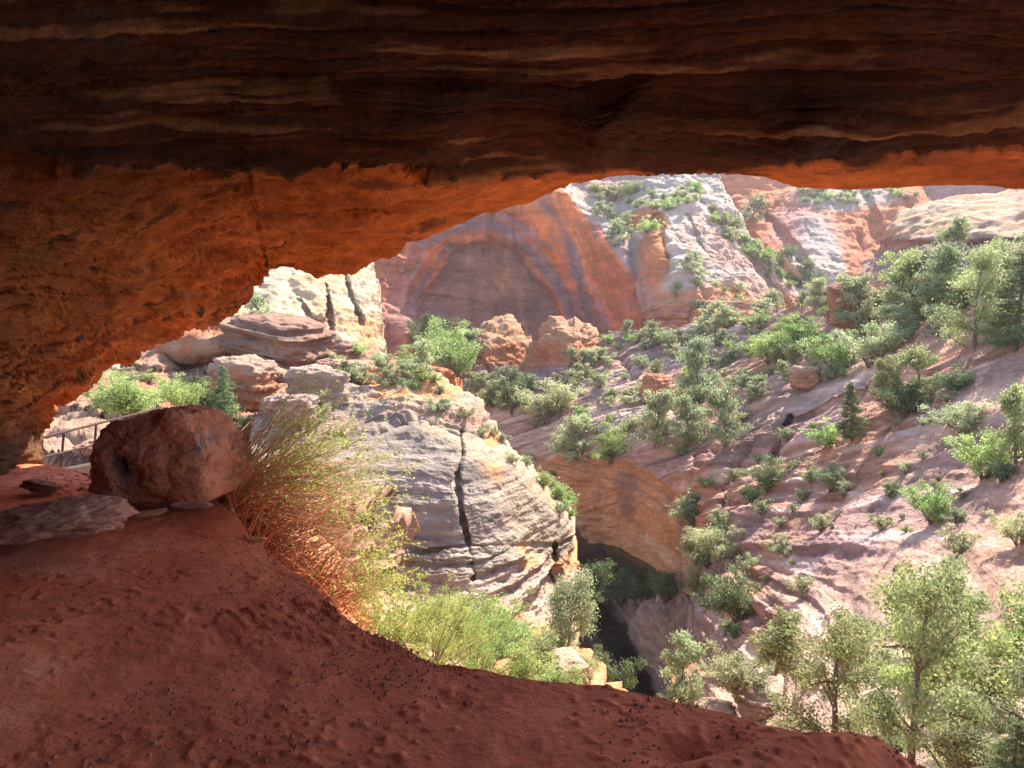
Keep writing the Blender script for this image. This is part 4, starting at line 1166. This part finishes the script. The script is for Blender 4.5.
scatter([(680, 500), (730, 540), (740, 640), (700, 640), (690, 560)], 12, 14, 30, ['juniper', 'dark', 'shrub'], '', 'down the cleft right of the undercut', 10)
scatter([(740, 690), (860, 640), (1024, 600), (1024, 768), (880, 768), (780, 720)], 13, 20, 48, ['shrub', 'oak', 'juniper'], '', 'among the corner trees', 18)
scatter([(380, 610), (560, 640), (600, 690), (420, 650)], 18, 18, 40, ['oak', 'shrub', 'wispy'], '', 'on the brushy slope below the butte', 14)

# ---- the big arching shrub on the bank
def tip_leafy(p):
    return p[2] > -1.4 or p[0] > -1.1
def arching_shrub():
    rng = np.random.default_rng(12)
    root = bpy.data.objects.new('arching_shrub', None); C.objects.link(root)
    base = V(300, 560, 6.4)
    root.location = base
    tag(root, 'large arching shrub with rust brown stems and yellow green leaves beside the boulder', 'shrub')
    S, G = Acc(), Acc()
    leaves = []; lf_sz = []
    for i in range(1600):
        # rooted along the bank edge, from beside the boulder down to the sunlit corner
        t = rng.uniform(0, 1) ** 0.9
        rx = np.interp(t, [0, 0.4, 0.75, 1], [205, 232, 272, 325]) + rng.normal() * 10
        ry = np.interp(t, [0, 0.4, 0.75, 1], [505, 545, 590, 622]) + rng.normal() * 8
        rd = np.interp(t, [0, 0.5, 1], [6.1, 6.3, 6.3]) + rng.normal() * 0.12
        p = at(rx, ry, rd) - np.array(base)
        # fan: some hang left over the ledge, most rise to the right
        if t < 0.55: a = rng.choice([rng.uniform(-0.2, 1.1), rng.uniform(1.1, 2.75)], p=[0.74, 0.26])
        else: a = rng.uniform(-0.1, 1.7)
        el = rng.uniform(0.5, 1.25)
        L_ = rng.uniform(0.5, 1.4) * (1.08 if t < 0.6 else 0.62)
        dv = np.array([math.cos(a) * math.cos(el) * 1.0, rng.normal() * 0.35 + 0.12, math.sin(el) * (0.95 if a < 1.6 else 0.6)])
        if a > 1.6: L_ *= 0.62; dv[0] *= 1.6
        dv /= np.linalg.norm(dv)
        n = 9
        pts = [p]
        droop = rng.uniform(0.02, 0.13)
        for k in range(n):
            dv = dv + np.array([0.02, 0, -droop]) + rng.normal(size=3) * 0.05
            dv /= np.linalg.norm(dv)
            pts.append(pts[-1] + dv * L_ / n)
        pts = np.array(pts)
        rr = np.linspace(0.0050, 0.0014, n + 1)
        cut = 7 if tip_leafy(pts[-1] + np.array(base)) else 9
        S.add(*tube(pts[:cut + 1], rr[:cut + 1], 3))
        if cut < n: G.add(*tube(pts[cut:], rr[cut:], 3))
        # side twigs and leaves in the outer half
        lm = 0.1 if a > 1.6 else np.interp(pts[-1][0] + base[0], [-2.3, -1.9, -1.5, -1.1], [0.1, 0.35, 1.2, 1.8])
        tipx, tipz = pts[-1][0] + base[0], pts[-1][2] + base[2]
        lm *= float(max(sstep(-1.75, -1.15, tipz), sstep(-1.35, -1.0, tipx)))
        for k in range(5, n + 1):
            for q in range(int(rng.integers(0, 3) * (0.35 + 0.75 * lm))):
                tw = rng.normal(size=3) * 0.6 + dv; tw /= np.linalg.norm(tw)
                l2 = rng.uniform(0.05, 0.16)
                e = pts[k] + tw * l2
                G.add(*tube(np.array([pts[k], (pts[k] + e) / 2 + rng.normal(size=3) * 0.006, e]), [0.0012, 0.001, 0.0007], 3))
                m = int(rng.integers(2, 6) * lm)
                if m: leaves.append(pts[k] + tw * l2 * rng.uniform(0.1, 1.1, (m, 1)) + rng.normal(size=(m, 3)) * 0.012)
    def mk(name, acc, mat):
        v, f = acc.get()
        o = mesh_np(name, v, f, mat, parent=root, smooth=True)
        return o
    o = mk('stem', S, M_STEM); o['kind'] = 'stuff'
    o = mk('twig', G, M_TWIG); o['kind'] = 'stuff'
    cen = np.concatenate(leaves)
    lv, lf = leaf_quads(cen, 0.0066, rng, 1.9)
    mesh_np('foliage', lv, lf, M_YEL, cols=np.repeat(rng.uniform(0, 1, len(cen)), 4)[:, None] * np.ones((1, 3)), parent=root, smooth=False)
M_TWIG = bark_mat('green_twigs', (0.30, 0.20, 0.09), (0.38, 0.35, 0.14), 14)
arching_shrub()

# a small green tuft on the ledge under the shrub
tp = V(247, 545, 4.85)
rng = np.random.default_rng(3)
A_ = Acc()
for i in range(160):
    a = rng.uniform(0, 6.28); r0 = rng.uniform(0, 0.05); L_ = rng.uniform(0.03, 0.07)
    p0 = np.array([math.cos(a) * r0 * 1.6, math.sin(a) * r0, -0.01]); dv = np.array([math.cos(a) * .7, math.sin(a) * .7, 1.0])
    A_.add(*tube(np.array([p0, p0 + dv * L_ * .5, p0 + dv * L_ + np.array([math.cos(a), math.sin(a), -0.3]) * 0.02]), [0.002, 0.0018, 0.0005], 3))
v_, f_ = A_.get()
gt = mesh_np('grass_tuft', v_, f_, M_OAK, cols=np.full((len(v_), 3), 0.6))
gt.location = tp
tag(gt, 'small bright green tuft on the ledge edge under the arching shrub', 'plant')

# ---- rocks
m_bould = rock_mat('boulder_sandstone', scale=3.0, bump=0.8, strat=1.6, var=0.3, dist=0.04, tilt=(0.5, 0.7))
import bmesh
def rock(name, loc, size, seed, col, mat, label, cat='rock', rot=(0, 0, 0), blocky=3.2, rough=0.16, sub=6, colf=None, group=None, shape=None, strat=0.0, chips=6):
    bm = bmesh.new()
    bmesh.ops.create_icosphere(bm, subdivisions=sub, radius=1.0)
    v = np.array([x.co[:] for x in bm.verts])
    f = np.array([[x.index for x in fc.verts] for fc in bm.faces])
    bm.free()
    # superellipsoid -> block with rounded edges, then chips and ledges
    p = blocky
    s = (np.abs(v) ** p).sum(1) ** (-1 / p)
    v = v * s[:, None]
    n = v / np.linalg.norm(v, axis=1, keepdims=True)
    if shape is not None: v = shape(v)
    dsp = rough * fbm(v * 1.1 + seed, 3, seed) + rough * 0.5 * fbm(v * 3.5 + seed, 5, seed + 1, gain=0.65) + rough * 0.35 * ridged(v * 2.2 + seed, 3, seed + 7)
    # planar chips
    rg = np.random.default_rng(seed)
    for k in range(chips):
        dn = rg.normal(size=3); dn /= np.linalg.norm(dn)
        h = (v @ dn); lim = rg.uniform(0.72, 0.95) * h.max()
        v = v - np.clip(h - lim, 0, None)[:, None] * dn * 0.9
    if strat:
        st, _ = strata(v * np.array([1, 1, 1.0]), 4.5, seed, (0.1, 0.05))
        v = v + n * (strat * st)[:, None]
    v = v + n * dsp[:, None]
    v = v + n * (rough * 0.7 * spall(v * np.array([1.3, 1.3, 2.2]) + seed, 5, seed + 11) + rough * 0.25 * spall(v * np.array([4, 4, 6.5]) + seed, 4, seed + 12) + rough * 0.12 * fbm(v * 14 + seed, 3, seed + 13, gain=0.7))[:, None]
    c = np.zeros(v.shape) + np.array(col)
    c = mixc(c, tuple(x * 0.6 for x in col), 0.7 * sstep(0, 0.35, fbm(v * 1.8 + seed, 4, seed + 4)))
    if colf is not None: c = colf(v, c)
    o = mesh_np(name, v * np.array(size) / 2, f, mat, np.clip(c, 0.01, 0.9))
    o.location = loc; o.rotation_euler = rot
    tag(o, label, cat, group)
    return o

# the boulder on the ledge: 148 px wide, 90 px tall
def b_shape(v):
    x, y, z = v[:, 0].copy(), v[:, 1].copy(), v[:, 2].copy()
    # left upper shoulder cut down, right side rounded and tapering
    top = np.interp(x, [-1, -0.85, -0.45, -0.1, 0.25, 0.6, 0.85, 1.0], [0.66, 0.80, 0.84, 0.88, 1.0, 0.98, 0.66, 0.15])
    z = np.where(z > -0.2, -0.2 + (z + 0.2) * (top + 0.2) / 1.2, z)
    y = y * (1 - 0.15 * (z > 0) * z)
    x = x + 0.13 * (z + 0.6) * np.clip(-x - 0.2, 0, 0.8) / 0.8 * 1.2 - 0.10 * (z > 0) * z * np.clip(x, 0, 1)
    fl = 1 + 0.13 * np.clip(-z, 0, 1) ** 1.5
    return np.stack([x * fl, y * fl, np.maximum(z, -0.97)], -1)
def b_colf(v, c):
    n = fbm(v * np.array([2.2, 2.2, 5.0]) + 3, 4, 5)
    c = mixc(c, (0.48, 0.20, 0.10), 0.8 * sstep(0.0, 0.3, n))
    hole = np.exp(-((v[:, 0] + 0.36 + 0.15 * v[:, 2]) / 0.14) ** 2 - ((v[:, 2] + 0.15) / 0.42) ** 2) * (v[:, 1] < 0.2)
    c = mixc(c, (0.10, 0.055, 0.06), np.clip(hole * 1.3 + 0.5 * n * hole, 0, 1))  # shade of the hollow painted into the colour
    sp1 = np.exp(-((v[:, 0] - 0.84) / 0.05) ** 2 - ((v[:, 2] - 0.30) / 0.22) ** 2) * (v[:, 1] < 0.3)
    c = mixc(c, (0.26, 0.18, 0.165), np.clip(sp1 * 1.2, 0, 1))
    return c
bc = V(170, 452, 5.75)
bl = rock('boulder', bc, (0.92, 0.74, 0.66), 7, (0.52, 0.20, 0.12), m_bould, 'large rust red boulder with dark hollows, resting on the back of the ledge', 'boulder', (0, 0, R(-6)), blocky=7.0, rough=0.12, sub=7, chips=2, colf=b_colf, shape=b_shape)
# press the hollow into the face
me = bl.data
co = np.empty(len(me.vertices) * 3, np.float32); me.vertices.foreach_get('co', co); co = co.reshape(-1, 3)
q = co / (np.array([0.92, 0.74, 0.66]) / 2)
hole = np.exp(-((q[:, 0] + 0.36 + 0.15 * q[:, 2]) / 0.13) ** 2 - ((q[:, 2] + 0.2) / 0.36) ** 2) * (q[:, 1] < 0)
hole2 = np.exp(-((q[:, 0] + 0.12) / 0.10) ** 2 - ((q[:, 2] + 0.3) / 0.25) ** 2) * (q[:, 1] < 0)
rdg = np.clip(ridged(q * np.array([1.2, 1.2, 2.4]) + 2, 3, 9) - 0.3, 0, 1)
co[:, 1] += (hole * 0.05 * (1 + 0.4 * fbm(q * 5, 2, 3)) + hole2 * 0.05 + 0.03 * rdg * (q[:, 1] < 0)).astype(np.float32)
me.vertices.foreach_set('co', co.ravel()); me.update()

def slab_c(v, c):
    return mixc(c, (0.52, 0.27, 0.19), 0.7 * sstep(0.3, 0.8, v[:, 2]))
rock('flat_rock', V(52, 521, 4.75), (0.92, 0.55, 0.20), 21, (0.56, 0.25, 0.165), m_bould, 'flat wedge of red stone lying on the ledge left of the boulder', 'rock', (R(4), R(-3), R(8)), blocky=2.3, rough=0.30, colf=slab_c, strat=0.03)
rock('flat_stone', V(42, 486, 6.0), (0.30, 0.18, 0.07), 22, (0.36, 0.16, 0.11), m_bould, 'small flat dark stone by the cave wall below the railing', 'stone', (0, R(6), R(-12)), blocky=2.6, rough=0.2, sub=5)
rock('thin_stone', V(192, 505, 5.05), (0.28, 0.12, 0.035), 23, (0.46, 0.20, 0.13), m_bould, 'thin sliver of stone at the right foot of the boulder', 'stone', (0, 0, R(5)), blocky=2.6, rough=0.2, sub=5)
rock('thin_stone', V(150, 513, 5.0), (0.20, 0.09, 0.03), 24, (0.46, 0.20, 0.13), m_bould, 'curved sliver of stone just in front of the boulder', 'stone', (0, R(-4), R(24)), blocky=2.6, rough=0.2, sub=5)

# pebbles and crumbs lying on the ledge floor
PEB = []
for i in range(60):
    x = rnd.uniform(0, 760); y = rnd.uniform(540, 765)
    loc, nor, nm = hit(x, y)
    if nm != 'ledge_ground': continue
    s_ = rnd.choice([0.008, 0.010, 0.012, 0.015, 0.020])
    if len(PEB) < 6:
        o_ = rock('pebble', loc, (s_ * 1.4, s_, s_ * .7), 100 + i, (0.44, 0.16, 0.10), m_bould, 'tiny red pebble on the dirt floor of the ledge', 'pebble', (0, 0, rnd.uniform(0, 6)), blocky=2.4, rough=0.25, sub=2, group='pebbles on the dirt floor')
        PEB.append(o_.data)
    else:
        o = bpy.data.objects.new('pebble', rnd.choice(PEB)); C.objects.link(o); o.location = loc
        k = s_ / 0.018; o.scale = (k, k, k); o.rotation_euler = (rnd.uniform(0, 6), rnd.uniform(0, 6), rnd.uniform(0, 6))
        tag(o, 'tiny red pebble on the dirt floor of the ledge', 'pebble', 'pebbles on the dirt floor')

# blocks of the left ledges and of the ridge
OB = (0.38, 0.175, 0.10); PB = (0.38, 0.26, 0.195)
BL = [
 (240, 385, 62, 42, 44, OB, 'orange sandstone block at the left, with a paler top', 7),
 (318, 388, 54, 34, 46, PB, 'cream block right of the orange block on the left ledges', 8),
 (272, 338, 96, 34, 58, (0.29, 0.165, 0.115), 'long sloping slab under the rounded tree', 9),
 (352, 372, 56, 22, 50, (0.48, 0.27, 0.18), 'stack of thin reddish ledges right of the cream block', 10),
 (330, 352, 40, 20, 56, (0.40, 0.24, 0.19), 'mauve block at the foot of the pale cliff', 11),
 (290, 408, 48, 24, 40, (0.48, 0.33, 0.26), 'pale block low on the left ledges behind the shrub', 12),
 (112, 445, 56, 12, 24, (0.50, 0.24, 0.15), 'low orange rock beyond the railing', 13),
 (852, 306, 44, 38, 66, (0.40, 0.165, 0.10), 'dark red block standing on the ridge left of the pinyons', 14),
 (805, 378, 26, 20, 68, (0.47, 0.24, 0.15), 'knobbly orange outcrop on the slope below the red block', 16),
 (655, 388, 24, 22, 86, (0.48, 0.22, 0.12), 'orange block among the junipers in the middle of the slope', 18),
 (770, 700, 60, 26, 27, (0.50, 0.36, 0.28), 'bright broken block at the slope foot above the ledge lip', 19),
 (715, 712, 34, 18, 30, (0.48, 0.33, 0.25), 'pale broken block at the right of the slot mouth', 20),
 (560, 672, 46, 30, 33, (0.52, 0.35, 0.24), 'sunny tan block at the foot of the ragged conifer', 21),
 (668, 318, 40, 22, 170, (0.46, 0.21, 0.12), 'orange block at the left foot of the white buttress', 22),
 (725, 312, 44, 20, 172, (0.48, 0.24, 0.15), 'orange block at the right foot of the white buttress', 23),
]
for (px, py, wp, hp, d, col, label, sd) in BL:
    hp_, _, hn_ = hit(px, py + hp * 0.3)
    if hn_ in ('ledge_ground', 'bank', 'cave_ceiling'): hp_ = None
    if hp_ is not None: d = vdist(hp_) - 0.12 * wp * vdist(hp_) / F
    wm, hm = wp * d / F, hp * d / F
    rock('outcrop', V(px, py, d), (wm * 1.05, wm * 0.9, hm * 1.15), sd, col, m_near if d < 100 else m_far, label, 'outcrop', (rnd.uniform(-.08, .08), R(8) if sd == 9 else rnd.uniform(-.08, .08), rnd.uniform(-.4, .4)), blocky=4.5, rough=0.22, sub=6, strat=0.10,
         colf=(lambda v, c: mixc(c, (0.40, 0.29, 0.22), 0.7 * sstep(0.35, 0.8, v[:, 2]))) if sd in (7, 8, 16) else None)

# ---- footbridge railing beyond the boulder
m_wood = bark_mat('weathered_metal', (0.03, 0.016, 0.012), (0.07, 0.035, 0.025), 10)
rail = bpy.data.objects.new('footbridge_railing', None); C.objects.link(rail)
rail.location = V(85, 475, 8.4)
tag(rail, 'dark footbridge railing with crossed struts between the cave wall and the boulder', 'railing')
def bar(name, a, b, r, k=6, parent=rail):
    r = r * 0.62
    a, b = a - rail.location, b - rail.location
    v, f = tube(np.array([list(a), list((a + b) / 2), list(b)]), [r, r, r], k)
    n = len(v)
    return mesh_np(name, v, f, m_wood, parent=parent, smooth=True)
def rp(t, y):        # along the railing: t=0 by the cave wall, t=1 past the boulder
    return V(52 + 108 * t, y, 7.6 + 1.6 * t)
def ry(t, k):        # k=0 foot, 0.5 mid rail, 1 top rail
    foot = 475 - 24 * t; top = 435 - 27 * t
    return foot + (top - foot) * k
bar('top_rail', rp(-0.1, ry(-0.1, 1)), rp(1, ry(1, 1)), 0.021)
bar('mid_rail', rp(-0.1, ry(-0.1, 0.5)), rp(1, ry(1, 0.5)), 0.019)
for t in (0.08, 0.38, 0.68, 0.97):
    a = rp(t, ry(t, 0) + 2); b = rp(t + 0.03, ry(t, 1) - 2)
    bar('post', a, b, 0.020)
for t in (0.12, 0.22, 0.45, 0.60):
    bar('strut', rp(t, ry(t, 0)), rp(t + 0.11, ry(t, 0.5)), 0.011)
    bar('strut', rp(t + 0.13, ry(t, 0)), rp(t + 0.04, ry(t, 0.5)), 0.011)
bar('strut', rp(0.93, ry(0.93, 0.5)), rp(0.97, ry(1, 1) - 3), 0.014)
bar('strut', rp(1.03, ry(0.93, 0.5)), rp(0.985, ry(1, 1) - 3), 0.014)
deck = []
a0, a1 = rp(-0.1, 478), rp(1, 455)
dv = (a1 - a0).normalized(); sd_ = dv.cross(Vector((0, 0, 1))).normalized()
vs = []
for p in (a0, a1):
    for s1_ in (-0.06, 0.06):
        for z_ in (-0.09, 0.05): vs.append(list(p + sd_ * s1_ + Vector((0, 0, z_)) - rail.location))
fs = [[0, 1, 3, 2], [4, 6, 7, 5], [0, 4, 5, 1], [2, 3, 7, 6], [1, 5, 7, 3], [0, 2, 6, 4]]
mesh_np('deck_beam', vs, fs, m_wood, parent=rail, smooth=False)

# rubble banked round the boulder's foot
RUB = []
for i in range(26):
    x = rnd.choice([rnd.uniform(78, 100), rnd.uniform(100, 240), rnd.uniform(100, 240)]); y = rnd.uniform(497, 512) if x > 100 else rnd.uniform(488, 505)
    loc, nor, nm = hit(x, y)
    if nm != 'ledge_ground': continue
    s_ = rnd.choice([0.03, 0.04, 0.05, 0.07])
    if len(RUB) < 5:
        o = rock('stone', loc, (0.06, 0.045, 0.03), 300 + i, (0.42, 0.17, 0.105), m_bould, 'small broken stone in the rubble at the foot of the boulder', 'stone', (0, 0, rnd.uniform(0, 6)), blocky=3, rough=0.3, sub=3, group='rubble at the foot of the boulder')
        RUB.append(o.data)
    else:
        o = bpy.data.objects.new('stone', rnd.choice(RUB)); C.objects.link(o); o.location = loc; o.rotation_euler = (rnd.uniform(0, .5), rnd.uniform(0, .5), rnd.uniform(0, 6))
        k = s_ / 0.06; o.scale = (k, k, k)
        tag(o, 'small broken stone in the rubble at the foot of the boulder', 'stone', 'rubble at the foot of the boulder')

# crumbs of dirt strewn over the ledge: far too many to count
def crumbs():
    rng = np.random.default_rng(8)
    g = bpy.data.objects['ledge_ground'].data
    co = np.empty(len(g.vertices) * 3, np.float32); g.vertices.foreach_get('co', co); co = co.reshape(-1, 3)
    k = np.where((co[:, 1] > 1.0) & (co[:, 1] < 6.5) & (co[:, 2] > -1.8) & (np.abs(co[:, 0]) < 4))[0]
    dens = sstep(-0.15, 0.35, fbm(co[k] * 1.6, 3, 5))
    k = k[rng.uniform(size=len(k)) < dens]
    k = rng.choice(k, 14000)
    base = np.array([[1, 0, 0], [-1, 0, 0], [0, 1, 0], [0, -1, 0], [0, 0, 1], [0, 0, -1]], float)
    tri = np.array([[0, 2, 4], [2, 1, 4], [1, 3, 4], [3, 0, 4], [2, 0, 5], [1, 2, 5], [3, 1, 5], [0, 3, 5]])
    sz = np.clip(rng.lognormal(-5.5, 0.55, len(k)), 0.0015, 0.013)
    v = base[None] * rng.uniform(0.6, 1.3, (len(k), 6, 1)) * sz[:, None, None] + co[k][:, None] + rng.normal(size=(len(k), 1, 3)) * np.array([0.01, 0.01, 0])
    f = tri[None] + (np.arange(len(k)) * 6)[:, None, None]
    cc = np.repeat(np.array([[0.46, 0.16, 0.09]]) * rng.uniform(0.6, 1.15, (len(k), 1)), 6, 0)
    o = mesh_np('dirt_crumbs', v.reshape(-1, 3), f.reshape(-1, 3), m_dirt, cc, smooth=False)
    tag(o, 'crumbs of red dirt strewn over the ledge floor', kind='stuff')
crumbs()
